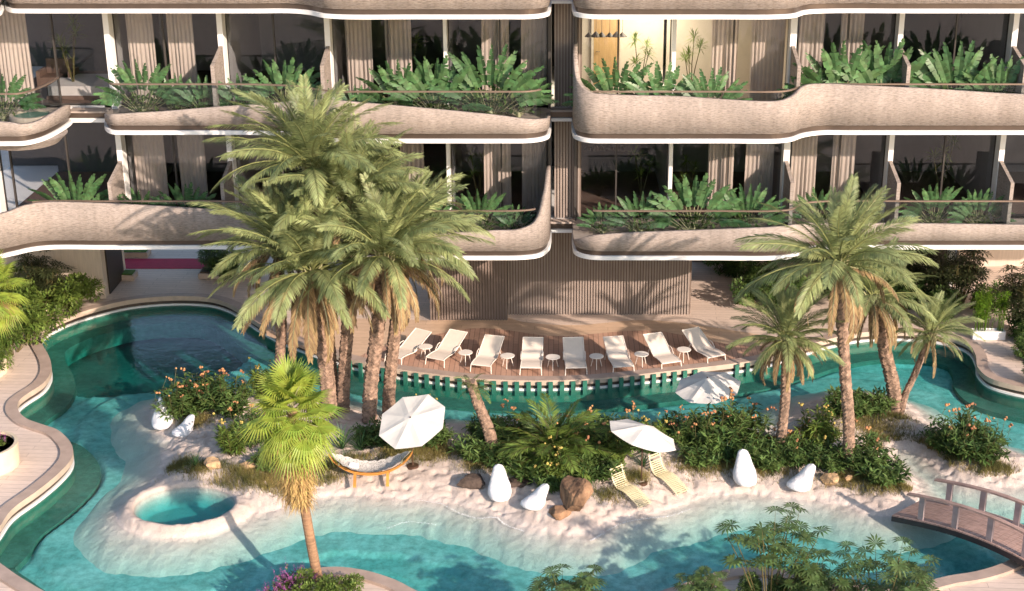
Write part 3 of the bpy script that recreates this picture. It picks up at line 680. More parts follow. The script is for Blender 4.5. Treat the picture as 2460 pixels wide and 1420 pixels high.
mb = MB(); mb.box((-.95, -.9, .12), (.95, 1.0, .42)); mb.build('mattress', 'bed', t)
mb = MB(); mb.box((-1.0, -.95, 0), (1.0, 1.05, .115)); mb.build('bed_base', 'leather', t)
t = thing('armchair', 'brown armchair in the shaded room behind the left upper window', 'armchair', (X(130, 46.6, 7.8), 47.0, 7.38))
mb = MB(); mb.box((-.45, -.4, .1), (.45, .4, .42)); mb.build('seat', 'leather', t)
mb = MB(); mb.box((-.45, .28, .425), (.45, .45, .9)); mb.build('backrest', 'leather', t)
for s in (-1, 1):
    mb = MB(); mb.box((s*.45-.06+s*.065, -.4, .1), (s*.45+.06+s*.065, .4, .62)); mb.build('armrest', 'leather', t)
# crimson runner and courtyard paving behind the passage
mb = MB(); a_, b_ = G(250, 646, 0).y, G(250, 622, 0).y
mb.box((X(270, a_, 0)-.3, a_, .004), (X(560, a_, 0), b_, .016)); o = mb.build('carpet', 'carpet'); tag(o, 'crimson carpet runner across the passage floor under the building', 'carpet')
# ================================================================== PLANTS
def frame_from(d, up=Vector((0, 0, 1))):
    s = d.cross(up)
    if s.length < 1e-3: s = Vector((1, 0, 0))
    s.normalize(); return s, s.cross(d).normalized()
def frond(mb, stem, base, az, elev, L, droop, rr, nl=78, ll=.46, lw=.029, vee=.35, hang=0.0):
    """feather frond: arching midrib with two rows of leaflets"""
    p = Vector(base); k = 9; pts = [p.copy()]; dirs = []
    tw = rr.uniform(-.25, .25)
    for i in range(k):
        s = (i+.5)/k; e = elev-droop*(s**1.35); a = az+tw*s
        d = Vector((math.cos(a)*math.cos(e), math.sin(a)*math.cos(e), math.sin(e))); p = p+d*(L/k); pts.append(p.copy()); dirs.append(d)
    stem.tube(pts, [.028*(1-.85*i/k)*L/2.6 for i in range(k+1)], 3, False)
    roll = rr.uniform(-.5, .5)
    for j in range(nl):
        s = .13+.87*(j+rr.random()*.5)/nl; q = s*k; i = min(k-1, int(q)); f = q-i
        b = pts[i].lerp(pts[i+1], min(1, f)); d = dirs[i]; sd, up = frame_from(d)
        prof = min(1, (s/.25)**.6) * (1-.62*max(0, (s-.55)/.45)**1.5)
        ln = ll*L/2.6*prof*rr.uniform(.85, 1.1)
        for sg in (-1, 1):
            vv = vee+rr.uniform(-.22, .22)
            cr, sr = math.cos(roll), math.sin(roll)
            side = (sd*cr+up*sr)*sg if sg > 0 else (sd*cr+up*sr)*sg
            upn = (up*cr-sd*sr)
            dr = (side*.72+d*(.62+.5*s)+upn*vv*.6+Vector((0, 0, -1))*(hang+rr.uniform(0, .15))).normalized()
            t = b+dr*ln+Vector((0, 0, -1))*ln*ln*.25
            wv = dr.cross(upn).normalized()*lw*.5*L/2.6; m_ = b+dr*ln*.45
            mb.add([b, m_-wv, t, m_+wv], [(0, 1, 2, 3)])
def trunk_mesh(path, r0, r1, rr, n=14, pitch=.055, jag=.22):
    mb = MB(); P = catmull([tuple(p) for p in path], False, 8); L = sum(np.linalg.norm(P[i+1]-P[i]) for i in range(len(P)-1))
    k = max(8, int(L/pitch)); cum = np.concatenate([[0], np.cumsum(np.linalg.norm(np.diff(P, axis=0), axis=1))])
    vs = []
    for i in range(k+1):
        s = L*i/k; c = Vector([np.interp(s, cum, P[:, a]) for a in range(3)]); r = r0+(r1-r0)*(s/L)
        if s/L > .9: r *= 1+1.0*(s/L-.9)
        if s/L < .08: r *= 1+2.2*(.08-s/L)
        for j in range(n):
            a = 2*PI*(j+.5*(i % 2))/n
            q = r*(1+jag*(1 if (i+j) % 2 else -.25)*rr.uniform(.3, 1))
            vs.append((c.x+q*math.cos(a), c.y+q*math.sin(a), c.z+rr.uniform(-.3, .3)*pitch))
    mb.add(vs, [(i*n+j, i*n+(j+1) % n, (i+1)*n+(j+1) % n, (i+1)*n+j) for i in range(k) for j in range(n)]+[tuple(k*n+j for j in range(n))])
    return mb
def crown(mb, stem, dead, dstem, c, L, rr, n=46, nd=16, low=78):
    c = Vector(c)
    for i in range(n):
        u = (i+.5)/n; az = i*2.39996+rr.uniform(-.2, .2)
        e = R(87)-(u**.9)*R(low)+rr.uniform(-.1, .1)
        frond(mb, stem, c+Vector((math.cos(az)*.07, math.sin(az)*.07, -.18*u)), az, e, L*rr.uniform(.86, 1.06)*(.78+.3*min(1, u*2.2)), R(30)+R(34)*u+rr.uniform(-.15, .2), rr, vee=.45-.3*u, hang=.1+.25*u)
    for i in range(nd):
        az = i*2.39996+rr.uniform(-.3, .3)
        frond(dead, dstem, c+Vector((math.cos(az)*.1, math.sin(az)*.1, -.22)), az, R(-14)+rr.uniform(-.5, .25), L*rr.uniform(.62, .9), R(68)+rr.uniform(-.1, .2), rr, nl=46, ll=.40, lw=.045, vee=0, hang=.6)
def date_palm(bpx, bpy, cpx, cpy, label, L=2.6, r0=.19, r1=.16, n=46, nd=16, seed=1, ground=None, cD=None, bend=0.15, low=82):
    rr = random.Random(seed)
    b = GH(bpx, bpy) if ground is None else G(bpx, bpy, ground)
    c = V(cpx, cpy, cD or b.y); t = thing('date_palm', label, 'palm tree', b, 0, 'feather palms around the pool')
    c = c-b; mid = Vector((c.x*.55+bend*.5, c.y*.5, c.z*.5)); lo = Vector((c.x*.2+bend*.3, c.y*.2, c.z*.22))
    trunk_mesh([(0, 0, -.25), tuple(lo), tuple(mid), tuple(c)], r0, r1, rr).build('trunk', 'trunk', t)
    lf, st, de, ds = MB(), MB(), MB(), MB()
    crown(lf, st, de, ds, c+Vector((0, 0, .12)), L, rr, n, nd, low)
    o = lf.build('crown', 'frond', t); st.build('midribs', 'midrib', o)
    o = de.build('dead_fronds', 'deadfrond', t); ds.build('midribs', 'stalk', o)
    # cut leaf bases under the crown
    mb = MB()
    for i in range(46):
        a = i*2.4; h = -.45*(i/46); r = r1*1.15
        p = c+Vector((math.cos(a)*r, math.sin(a)*r, h)); q = p+Vector((math.cos(a)*.10, math.sin(a)*.10, .22))
        mb.tube([p, q], [.035, .012], 4)
    mb.build('leaf_bases', 'stalk', t)
    return t
date_palm(792,1000,748,650,'tallest-trunked leaning feather palm in front of the left palm cluster',2.9,.20,.18,46,26,11)
date_palm(822,985,836,478,'feather palm at the back of the left cluster with the highest crown',2.5,.17,.15,38,4,12, low=66)
date_palm(668,965,668,590,'slender feather palm at the left rear of the palm cluster',2.35,.14,.13,36,14,13, low=72)
date_palm(886,1012,925,612,'feather palm with shaggy brown skirt right of the cluster, trunk behind the octagonal parasol',2.7,.19,.17,48,30,14, bend=-.1)
date_palm(932,1000,972,560,'feather palm just right of the shaggy one, its trunk leaning right over the hammock',2.4,.17,.15,32,14,15, bend=-.1, low=70)
date_palm(800,978,748,398,'feather palm whose upright crown rises at the top of the left cluster',2.75,.16,.14,48,2,19, low=66)
date_palm(2040,1128,2014,632,'tall straight feather palm on the right part of the island',2.45,.145,.13,44,12,16, bend=.12)
date_palm(2152,988,2098,712,'brownish feather palm behind the tall right palm with a drooping dry crown',1.8,.19,.17,26,36,17)
date_palm(2160,992,2236,800,'small feather palm leaning right near the white bamboo planter',1.35,.10,.085,36,10,18, bend=-.05)
date_palm(1872,1085,1888,812,'short feather palm left of the tall right palm over the hammock',1.6,.13,.11,46,30,20)
# broken stump leaning over the shrubs
rr = random.Random(3); b = GH(1190,1092); c = V(1130,915,b.y)-b
t = thing('palm_stump', 'leaning crownless palm stump with a tuft of fern on its top', 'palm stump', b)
trunk_mesh([(0,0,-.2),tuple(c*.35+Vector((.04,0,0))),tuple(c*.7),tuple(c)],.17,.13,rr,jag=.15).build('trunk','trunk',t)
a, s_ = MB(), MB()
for i in range(22): frond(a, s_, c*(1-.12*rr.random()), i*2.4, R(rr.uniform(-20,45)), rr.uniform(.45,.7), R(50), rr, nl=22, ll=.5, lw=.06)
o = a.build('fern_tuft','shrub',t); s_.build('midribs','stem',o)

# fan palms
def fan_leaf(mb, st, base, d, pet, rad, rr, n=34, drape=.5):
    d = d.normalized(); tip = base+d*pet+Vector((0, 0, -1))*pet*.1; st.tube([base, base.lerp(tip, .5)+Vector((0, 0, .04)), tip], [.014, .011, .008], 3, False)
    sd, up = frame_from(d); fw = (d+Vector((0, 0, -.35))).normalized(); nrm = sd.cross(fw).normalized()
    for i in range(n):
        a = (i/(n-1)-.5)*R(300)
        dr = (fw*math.cos(a)+sd*math.sin(a)).normalized(); l = rad*(1-.25*abs(a)/R(150))*rr.uniform(.92, 1.05)
        w_ = (fw*math.cos(a+PI/2)+sd*math.sin(a+PI/2)).normalized()*.5*rad*.075
        m1 = tip+dr*l*.5+nrm*.05*rad+Vector((0,0,-.04*rad)); e = tip+dr*l*.96+Vector((0, 0, -1))*l*drape*rr.uniform(.7, 1.2)
        lift = nrm*rad*.02
        mb.add([tip, m1-w_, m1+lift, m1+w_, e], [(0, 1, 2), (0, 2, 3), (1, 4, 2), (2, 4, 3)])
def fan_palm(b, c, label, rad=.55, n=46, seed=1, skirt=1.3):
    rr = random.Random(seed); t = thing('fan_palm', label, 'palm tree', b); c = Vector(c)-Vector(b)
    trunk_mesh([(0,0,-.1), tuple(c*.3+Vector((-.05,0,0))), tuple(c*.65+Vector((-.06,0,0))), tuple(c)], .115, .10, rr, 14, .03, .05).build('trunk', 'fantrunk', t)
    lf, st = MB(), MB()
    for i in range(n):
        u = (i+.5)/n; az = i*2.39996; e = R(82)-u*R(112)
        d = Vector((math.cos(az)*math.cos(e), math.sin(az)*math.cos(e), math.sin(e)))
        fan_leaf(lf, st, c+Vector((0, 0, .2-.75*u)), d, rr.uniform(.5, .8)*(1-.25*u), rad*rr.uniform(.9, 1.1), rr, 34, .08+.50*u*u)
    o = lf.build('crown', 'fan', t); st.build('petioles', 'stalk', o)
    mb = MB()
    for i in range(4200):
        a = rr.random()*2*PI; h = -.35-rr.random()**1.05*skirt; k = 1-(-h-.35)/(skirt+.15); r = .09+.52*k**.75*rr.uniform(.25, 1)
        p = c+Vector((math.cos(a)*r*.8, math.sin(a)*r*.8, h)); l = rr.uniform(.2, .5)
        sw = Vector((rr.gauss(0, .5), rr.gauss(0, .5), 0))*.18
        q = p+Vector((math.cos(a)*.10, math.sin(a)*.10, -l*.45))+sw; e = p+Vector((math.cos(a)*.02, math.sin(a)*.02, -l))+sw*1.6
        w_ = Vector((-math.sin(a), math.cos(a), 0))*.008
        mb.add([p-w_, p+w_, q+w_, q-w_, e], [(0, 1, 2, 3), (3, 2, 4)])
    mb.build('skirt', 'fanold', t); return t
b = G(766,1398,.02); fan_palm(b, V(702,985,b.y), 'bright green fan palm with a shaggy straw-coloured skirt in the foreground', .62, 40, 5, 1.75)
b = G(-45,930,.02); fan_palm(b, V(-22,690,b.y), 'bright fan palm cut off by the left side of the photo above the promenade', .6, 32, 6, .6)

# lady palms (rhapis)
def rhapis_maker(seed, n=16, H=2.3, W=1.0, lr=.34, m='rhapis', nf=11, per=7):
    def mk():
        rr = random.Random(seed); t = thing('lady_palm', '', 'palm shrub'); lf, st = MB(), MB()
        for i in range(n):
            a = rr.random()*2*PI; rad = W*math.sqrt(rr.random()); h = H*rr.uniform(.55, 1)*(1-.28*(rad/W)**2)
            b0 = Vector((math.cos(a)*rad*.22, math.sin(a)*rad*.22, 0)); tp = Vector((math.cos(a)*rad*.8, math.sin(a)*rad*.8, h))
            md = b0.lerp(tp, .5)+Vector((0, 0, .1)); st.tube([b0, md, tp], [.016, .013, .009], 4, False)
            for j in range(per):
                s = 1-.5*(j/per)**1.2; p = md.lerp(tp, max(0, s*2-1)) if s > .5 else b0.lerp(md, s*2)
                az = j*2.4+a; e = R(rr.uniform(-25, 45)) if j else R(75); d = Vector((math.cos(az)*math.cos(e), math.sin(az)*math.cos(e), math.sin(e)))
                pl = rr.uniform(.18, .34); q = p+d*pl; st.tube([p, q], [.006, .004], 3, False)
                fw = Vector((math.cos(az), math.sin(az), -.15+rr.gauss(0, .22))).normalized(); sd, up = frame_from(fw)
                for f in range(nf):
                    an = (f/(nf-1)-.5)*R(290); dr = (fw*math.cos(an)+sd*math.sin(an)).normalized(); l = lr*rr.uniform(.8, 1.08)*(1-.15*abs(an)/2.5)
                    w_ = (-fw*math.sin(an)+sd*math.cos(an)).normalized()*lr*.085
                    m1 = q+dr*l*.55+up*.03; e_ = q+dr*l+Vector((0, 0, -1))*l*.07
                    lf.add([q, m1-w_, e_, m1+w_], [(0, 1, 2, 3)])
        lf.build('leaves', m, t); st.build('stems', 'stem', t); return t
    return mk
RH = 'lady palms with finger-like leaves'
b = G(1850,1455,0); inst('rh1', rhapis_maker(1, 12, 2.6, 1.25, .33, 'rhapis', 12, 5), 'tall lady palm with bare stems rising from the lower right edge', b, 0, 1, RH)
b = G(2115,1500,0); inst('rh2', rhapis_maker(2, 17, 1.9, 1.35, .33, 'rhapis', 12, 5), 'broad lady palm filling the lower right corner beside the tall one', b, 1.0, .95, RH)
b = G(1365,1500,0); inst('rh3', rhapis_maker(3, 12, 1.3, .9, .31, 'rhapis', 13, 5), 'low lady palm tip peeking in at the bottom centre', b, .3, 1, RH)
b = G(1690,1470,0); inst('rh3', None, 'small lady palm at the bottom left of the tall one', b, 2.3, .72, RH)
b = G(1960,1470,0); inst('rh3', None, 'low lady palm between the tall one and the broad one at the bottom', b, 4.1, .9, RH)
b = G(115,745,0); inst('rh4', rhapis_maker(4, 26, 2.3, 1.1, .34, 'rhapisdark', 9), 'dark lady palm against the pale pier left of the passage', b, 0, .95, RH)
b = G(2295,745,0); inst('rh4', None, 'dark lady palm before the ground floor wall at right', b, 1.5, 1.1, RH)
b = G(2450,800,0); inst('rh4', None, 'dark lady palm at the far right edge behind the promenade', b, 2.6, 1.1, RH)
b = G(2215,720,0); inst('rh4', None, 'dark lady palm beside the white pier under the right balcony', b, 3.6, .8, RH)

# travellers palms on the balconies
def trav_maker(seed, n=15, H=1.75, spread=78, wl=.62, lush=1):
    def mk():
        rr = random.Random(seed); t = thing('travellers_palm', '', 'palm'); lf, st, lo = MB(), MB(), MB()
        for i in range(n):
            u = i/(n-1)*2-1; a = u*R(spread)+rr.uniform(-.03, .03); hh = H*(.80+.20*math.cos(a))*rr.uniform(.92, 1.04)
            yv = rr.uniform(-.12, .12); pl = hh*.46
            d = Vector((math.sin(a), yv, math.cos(a))).normalized(); b0 = Vector((u*.05, 0, .06)); p1 = b0+d*pl
            st.tube([b0, b0+d*pl*.5, p1], [.016, .010, .007], 3, False)
            # blade of torn segments, drooping outward
            dd = d.copy(); p = p1.copy(); bl = hh-pl; seg = 11; prev = p.copy()
            sd = Vector((math.cos(a), rr.uniform(-.7, .7), -math.sin(a))).normalized(); nn = dd.cross(sd).normalized()
            for k in range(seg):
                s = (k+.5)/seg; dd = (dd+Vector((u*.05, rr.uniform(-.03, -.0), -.05*abs(u)-.012))).normalized(); q = p+dd*bl/seg
                wd = .105*math.sin(PI*min(1, .13+s*.87))**.6*rr.choice((1.05, 1.1, 1.15, 1.2, 1.25, .8))*H/1.75
                for sg in (-1, 1):
                    sk = dd*rr.uniform(.02, .06)+Vector((0, 0, -.25*wd))+nn*.22*wd
                    e1 = p+sd*sg*wd+sk; e2 = q+sd*sg*wd*rr.uniform(.9, 1)+sk-dd*rr.uniform(0, .008)
                    lf.add([p, e1, e2, q] if sg > 0 else [p, q, e2, e1], [(0, 1, 2, 3)])
                p = q
        for i in range(120*lush):
            a = rr.uniform(-1.4, 1.4); r = rr.uniform(.15, .75); z = rr.uniform(.12, .62)
            p = Vector((math.sin(a)*r, rr.uniform(-.18, .2), z)); d = Vector((rr.gauss(0, 1), rr.gauss(0, .7), rr.uniform(-.2, .9))).normalized(); l = rr.uniform(.15, .30)
            sd, up = frame_from(d); w_ = sd*l*.22
            lo.add([p, p+d*l*.5-w_, p+d*l, p+d*l*.5+w_], [(0, 1, 2, 3)])
        mb = MB(); mb.tube([(0, 0, -.02), (0, 0, .18), (0, 0, .34)], [.09, .075, .03], 6); mb.build('stem', 'stalk', t)
        lf.build('leaves', 'trav', t); st.build('leaf_stalks', 'stalk', t); lo.build('undergrowth', 'shrub', t)
        return t
    return mk
def travs(level, lst, row):
    z = LV[level]+SLAB+.01
    for k, (px, top, D, v) in enumerate(lst):
        x = X(px, D, z); h = V(px, top, D).z-z; s = max(.35, h/1.78)
        inst('tr%d' % v, trav_maker(30+v, [15, 12, 17][v], 1.75, [60, 54, 66][v]), ords_(k)+' fan-shaped plant from the left along the '+row+' balcony', (x, D, z), rnd.uniform(-.15, .15)+(PI if rnd.random() < .35 else 0), s, 'fan-shaped balcony plants')
def ords_(k):
    o = ['first', 'second', 'third', 'fourth', 'fifth', 'sixth', 'seventh', 'eighth', 'ninth', 'tenth', 'eleventh', 'twelfth', 'thirteenth', 'fourteenth', 'fifteenth', 'sixteenth', 'seventeenth', 'eighteenth', 'nineteenth', 'twentieth']
    return o[k] if k < 20 else 'twenty-'+o[k-20]
travs(2, [(10,165,42.5,0),(345,138,43.0,0),(432,178,43.1,1),(492,182,43.0,1),(585,178,43.1,1),(688,138,43.1,2),(862,205,42.6,1),(965,138,42.7,0),(1050,132,42.6,2),(1178,106,42.5,0),(1246,165,42.9,1),(1480,132,42.5,0),(1590,150,42.4,1),(1705,162,42.3,0),(1950,160,43.3,1),(2018,92,43.3,0),(2122,92,43.3,2),(2225,150,43.5,1),(2290,98,43.2,0),(2392,130,43.2,2)], 'upper')
travs(1, [(188,405,43.3,0),(338,452,43.2,1),(450,437,43.2,2),(1040,470,42.6,1),(1152,450,42.5,0),(1238,492,42.5,1),(1448,486,42.6,1),(1540,460,42.5,0),(1665,415,42.5,2),(1795,442,42.6,0),(1960,450,43.3,1),(2242,437,43.2,0),(2348,452,43.2,2)], 'lower')

# leafy shrubs
def lance(mb, p, d, l, wf, rr):
    sd, up = frame_from(d); w_ = sd*l*wf; m_ = p+d*l*.45
    mb.add([p, m_-w_, p+d*l+Vector((0, 0, -.15*l)), m_+w_], [(0, 1, 2, 3)])
def ball(mb, c, r, rr):
    vs = [Vector(v) for v in ((0, 0, 1), (.9, 0, .4), (.28, .85, .4), (-.73, .53, .4), (-.73, -.53, .4), (.28, -.85, .4), (.73, .53, -.4), (-.28, .85, -.4), (-.9, 0, -.4), (-.28, -.85, -.4), (.73, -.53, -.4), (0, 0, -1))]
    f = [(0,1,2),(0,2,3),(0,3,4),(0,4,5),(0,5,1),(1,6,2),(2,7,3),(3,8,4),(4,9,5),(5,10,1),(6,7,2),(7,8,3),(8,9,4),(9,10,5),(10,6,1),(11,7,6),(11,8,7),(11,9,8),(11,10,9),(11,6,10)]
    mb.add([c+v*r*rr.uniform(.8, 1.2) for v in vs], f)
def flower_shrub(seed, col='orange', H=1.0, W=.62, n=42, nfl=22, leafm='shrub'):
    def mk():
        rr = random.Random(seed); t = thing('flowering_shrub', '', 'shrub'); lf, st, fl = MB(), MB(), MB(); tops = []
        for i in range(n):
            a = rr.random()*2*PI; r = W*math.sqrt(rr.random()); h = H*rr.uniform(.45, .95)*(1-.35*(r/W)**2)
            b0 = Vector((math.cos(a)*r*.35, math.sin(a)*r*.35, 0)); tp = Vector((math.cos(a)*r, math.sin(a)*r, h)); st.tube([b0, tp], [.008, .004], 3, False); tops.append(tp)
            for j in range(26):
                s = .15+.85*rr.random(); p = b0.lerp(tp, s); az = rr.random()*6.28; e = rr.uniform(-.3, .9)
                lance(lf, p, Vector((math.cos(az)*math.cos(e), math.sin(az)*math.cos(e), math.sin(e))), rr.uniform(.13, .24), .13, rr)
        for i in range(nfl):
            tp = tops[i % n]+Vector((rr.gauss(0, .05), rr.gauss(0, .05), 0)); q = tp+Vector((rr.gauss(0, .05), rr.gauss(0, .05), rr.uniform(.12, .32)))
            st.tube([tp, q], [.005, .004], 3, False); [ball(fl, q+Vector((rr.gauss(0, .028), rr.gauss(0, .028), rr.gauss(0, .012))), rr.uniform(.018, .036), rr) for _ in range(rr.choice((1, 2, 3, 4)))]
            for j in range(3): lance(lf, tp.lerp(q, rr.random()), Vector((rr.gauss(0, 1), rr.gauss(0, 1), .4)).normalized(), .08, .15, rr)
        lf.build('foliage', leafm, t); st.build('stems', 'stem', t); (fl.build('blossoms', col, t) if nfl else None); return t
    return mk
def bush(seed, W=.8, H=.8, n=2400, ls=.10, m='shrubw', name='leafy_bush'):
    def mk():
        rr = random.Random(seed); t = thing(name, '', 'bush'); lf, st = MB(), MB()
        cl = [(rr.uniform(-.75, .75)*W, rr.uniform(-.75, .75)*W, rr.uniform(.3, .8)*H, rr.uniform(.22, .4)*W) for _ in range(13)]
        for i in range(n):
            c = cl[i % 13]; v = Vector((rr.gauss(0, 1), rr.gauss(0, 1), rr.gauss(0, .8))).normalized(); r = c[3]*rr.uniform(.55, 1.05)
            p = Vector(c[:3])+v*r; 
            if p.z < .02: p.z = abs(p.z)+.02
            lance(lf, p, (v+Vector((rr.gauss(0, .5), rr.gauss(0, .5), rr.uniform(-.4, .6)))).normalized(), ls*rr.uniform(.8, 1.5), .24, rr)
        for c in cl: st.tube([(c[0]*.2, c[1]*.2, 0), (c[0], c[1], c[2])], [.015, .006], 4, False)
        lf.build('foliage', m, t); st.build('stems', 'stem', t); return t
    return mk
FS = 'flowering shrubs on the sand island'
fsh = [ # px, py(base), scale, variant, label
 (432,1000,1.15,0,'orange-flowered shrub just right of the first beanbag pair'),
 (480,985,1.35,0,'tall orange-flowered shrub behind the leftmost pair of beanbags'),
 (548,990,1.35,1,'dense dark shrub with pale orange heads left of the palm cluster'),
 (560,1090,1.1,2,'yellow-flowered shrub behind the two tan rocks'),
 (640,960,1.2,2,'yellow-flowered shrub partly hidden by the fan palm crown top left'),
 (610,1060,1.1,1,'dark shrub left of the fan palm skirt'),
 (655,1120,.85,3,'low flowerless shrub right of the two tan rocks'),
 (900,1060,.9,3,'dark low shrub behind the front hammock'),
 (1030,1065,1.0,3,'dark shrub under the right edge of the octagonal parasol'),
 (1030,1010,.8,2,'yellow-headed shrub showing above the octagonal parasol'),
 (1150,1095,1.1,3,'dark low shrub at the foot of the leaning stump'),
 (1230,1070,1.15,1,'shrub with pinkish heads right of the leaning stump'),
 (1262,1138,.95,3,'dark shrub between the middle beanbags and the fern palm'),
 (1330,1150,1.1,2,'yellow-headed shrub in front of the fern palm'),
 (1400,1100,1.35,0,'orange-headed shrub right of the fern palm'),
 (1435,1140,1.05,3,'shrub behind the big brown boulder'),
 (1325,1168,.8,3,'low dark shrub between the beanbag and the big boulder'),
 (1500,1075,1.15,1,'shrub under the left half of the edge-on parasol'),
 (1480,1110,1.0,2,'shrub left of the brown parasol pole with yellow heads'),
 (1570,1085,1.1,2,'yellow-flowered shrub right of the edge-on parasol pole'),
 (1620,1052,.9,0,'orange-flowered shrub left of the rear parasol pole'),
 (1665,1072,1.1,0,'large orange-flowered shrub at the foot of the rear parasol'),
 (1725,1070,1.45,1,'large dark shrub with pale heads right of the rear parasol pole'),
 (1785,1060,1.3,0,'orange-headed shrub before the rear right hammock'),
 (1690,1110,.95,3,'low dark shrub left of the third beanbag pair'),
 (1840,1115,1.0,3,'dark shrub between the two right beanbags'),
 (1890,1110,.95,1,'dark shrub behind the rightmost beanbag'),
 (1960,1075,1.35,2,'tall yellow-flowered shrub left of the tall right palm trunk'),
 (2000,1120,.95,3,'low dark shrub left of the tall right palm foot'),
 (2075,1120,1.15,1,'reddish-headed shrub right of the tall palm foot'),
 (2120,1150,1.0,3,'dark green shrub at the right end of the middle sand bank'),
 (2040,990,1.15,3,'dark shrub behind the tall right palm at the back shore'),
 (2095,985,.95,3,'dark shrub left of the brownish palm foot'),
 (2310,1085,1.45,0,'orange-flowered shrub at the far right of the island'),
 (2355,1100,1.2,1,'dark shrub with pale heads leaning right at the far right of the island'),
 (1215,1110,1.0,3,'low dark shrub in front of the leaning stump'),
 (1385,1145,1.0,3,'dark shrub directly above the big brown boulder'),
 (1455,1060,1.1,3,'dark shrub left of the edge-on parasol at the back'),
 (1560,1078,.8,3,'low dark shrub right beside the brown parasol pole'),
 (1800,1095,1.1,3,'dark shrub above the tall white beanbag'),
 (1920,1105,1.0,3,'dark shrub above the tipped white beanbag'),
 (1170,1045,.9,3,'small dark shrub behind the leaning stump'),
 (960,1070,.9,3,'dark shrub under the octagonal parasol, near its pole'),
 (2270,1070,1.0,3,'low dark shrub left of the far right flowering shrubs'),
]
vs_ = {0: ('orange', 'shrub'), 1: ('orange', 'shrub'), 2: ('yellow', 'shrubw'), 3: ('yellow', 'shrub')}
for k, (px, py, s, v, lab) in enumerate(fsh):
    b = GH(px, py); b.z -= .03
    inst('fs%d' % v, flower_shrub(50+v, vs_[v][0], [1.05, .9, .95, .62][v], [.6, .66, .5, .6][v], [40, 48, 30, 46][v], [11, 6, 9, 0][v], vs_[v][1]), lab, b, rnd.random()*6, s*(1.12 if v == 3 else 1.0), FS)
    if 'kind' in PROTO['fs%d' % v]: pass
# fern palm in the middle
def fern_maker(seed, n=34, L=1.35):
    rr = random.Random(seed); t = thing('fern_palm', '', 'palm shrub'); a, s_ = MB(), MB()
    for i in range(n):
        u = i/n; frond(a, s_, Vector((0, 0, .15)), i*2.4, R(78)-u*R(58), L*rr.uniform(.8, 1.1), R(62), rr, nl=40, ll=.62, lw=.05, hang=.2)
    o = a.build('fronds', 'shrubw', t); s_.build('midribs', 'stem', o); return t
b = GH(1335,1105); inst('fern', lambda: fern_maker(8), 'large feathery fern palm in the middle of the island', b, 0, 1.25)
# strap-leaved plants
def strap_maker(seed, n=44, L=.85, m='trav'):
    def mk():
        rr = random.Random(seed); t = thing('strap_leaf_plant', '', 'plant'); mb = MB()
        for i in range(n):
            az = i*2.4; e = R(82)-R(60)*(i/n); p = Vector((0, 0, 0)); l = L*rr.uniform(.75, 1.1); w0 = .022; d = None
            prev = None
            for k in range(6):
                ee = e-R(75)*((k/5)**2)*(.4+i/n); d = Vector((math.cos(az)*math.cos(ee), math.sin(az)*math.cos(ee), math.sin(ee)))
                sd = Vector((-math.sin(az), math.cos(az), 0))*w0*(1-k/5.5)
                if prev: mb.add([prev[0], prev[1], p+sd, p-sd], [(0, 1, 2, 3)])
                prev = (p-sd, p+sd); p = p+d*l/5
        mb.build('leaves', m, t); return t
    return mk
for k, (px, py, s, lab) in enumerate([(822,1078,1.0,'strap-leaved plant behind the left end of the front hammock'),(868,1085,.9,'strap-leaved plant behind the middle of the front hammock'),(1748,1110,1.05,'strap-leaved plant left of the third beanbag pair'),(470,1120,.6,'small strap-leaved tuft left of the tan rocks'),(1545,1120,.6,'small strap-leaved tuft behind the slatted sun chairs'),(2165,965,.7,'strap-leaved tuft behind the brownish palm')]):
    b = GH(px, py); inst('strap', strap_maker(4), lab, b, rnd.random()*6, s, 'strap-leaved plants')
# background bushes
BG = 'bushes along the promenade'
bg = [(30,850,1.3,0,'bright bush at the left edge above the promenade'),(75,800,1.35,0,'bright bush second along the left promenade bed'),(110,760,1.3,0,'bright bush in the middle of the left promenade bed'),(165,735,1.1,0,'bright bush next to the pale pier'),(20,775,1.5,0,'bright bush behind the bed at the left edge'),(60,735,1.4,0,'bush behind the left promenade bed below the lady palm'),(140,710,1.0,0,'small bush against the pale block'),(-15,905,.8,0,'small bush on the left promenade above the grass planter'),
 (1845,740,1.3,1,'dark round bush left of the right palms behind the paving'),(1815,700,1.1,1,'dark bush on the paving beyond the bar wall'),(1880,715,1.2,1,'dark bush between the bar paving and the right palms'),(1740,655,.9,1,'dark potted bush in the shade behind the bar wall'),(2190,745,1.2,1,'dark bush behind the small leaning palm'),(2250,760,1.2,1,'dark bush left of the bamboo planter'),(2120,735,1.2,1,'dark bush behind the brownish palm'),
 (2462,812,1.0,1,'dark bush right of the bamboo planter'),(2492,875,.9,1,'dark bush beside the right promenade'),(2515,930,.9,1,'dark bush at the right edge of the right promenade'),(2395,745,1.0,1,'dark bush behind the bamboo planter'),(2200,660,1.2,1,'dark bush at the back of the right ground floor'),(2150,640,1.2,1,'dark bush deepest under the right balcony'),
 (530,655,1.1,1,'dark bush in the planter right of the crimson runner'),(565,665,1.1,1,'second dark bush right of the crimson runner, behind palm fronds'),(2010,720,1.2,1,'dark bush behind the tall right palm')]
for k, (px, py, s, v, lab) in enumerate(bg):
    b = G(px, py, 0); inst('bg%d' % v, bush(70+v, .8, .95, 2600, .10, ['shrubw', 'shrub'][v]), lab, b, rnd.random()*6, s, BG)
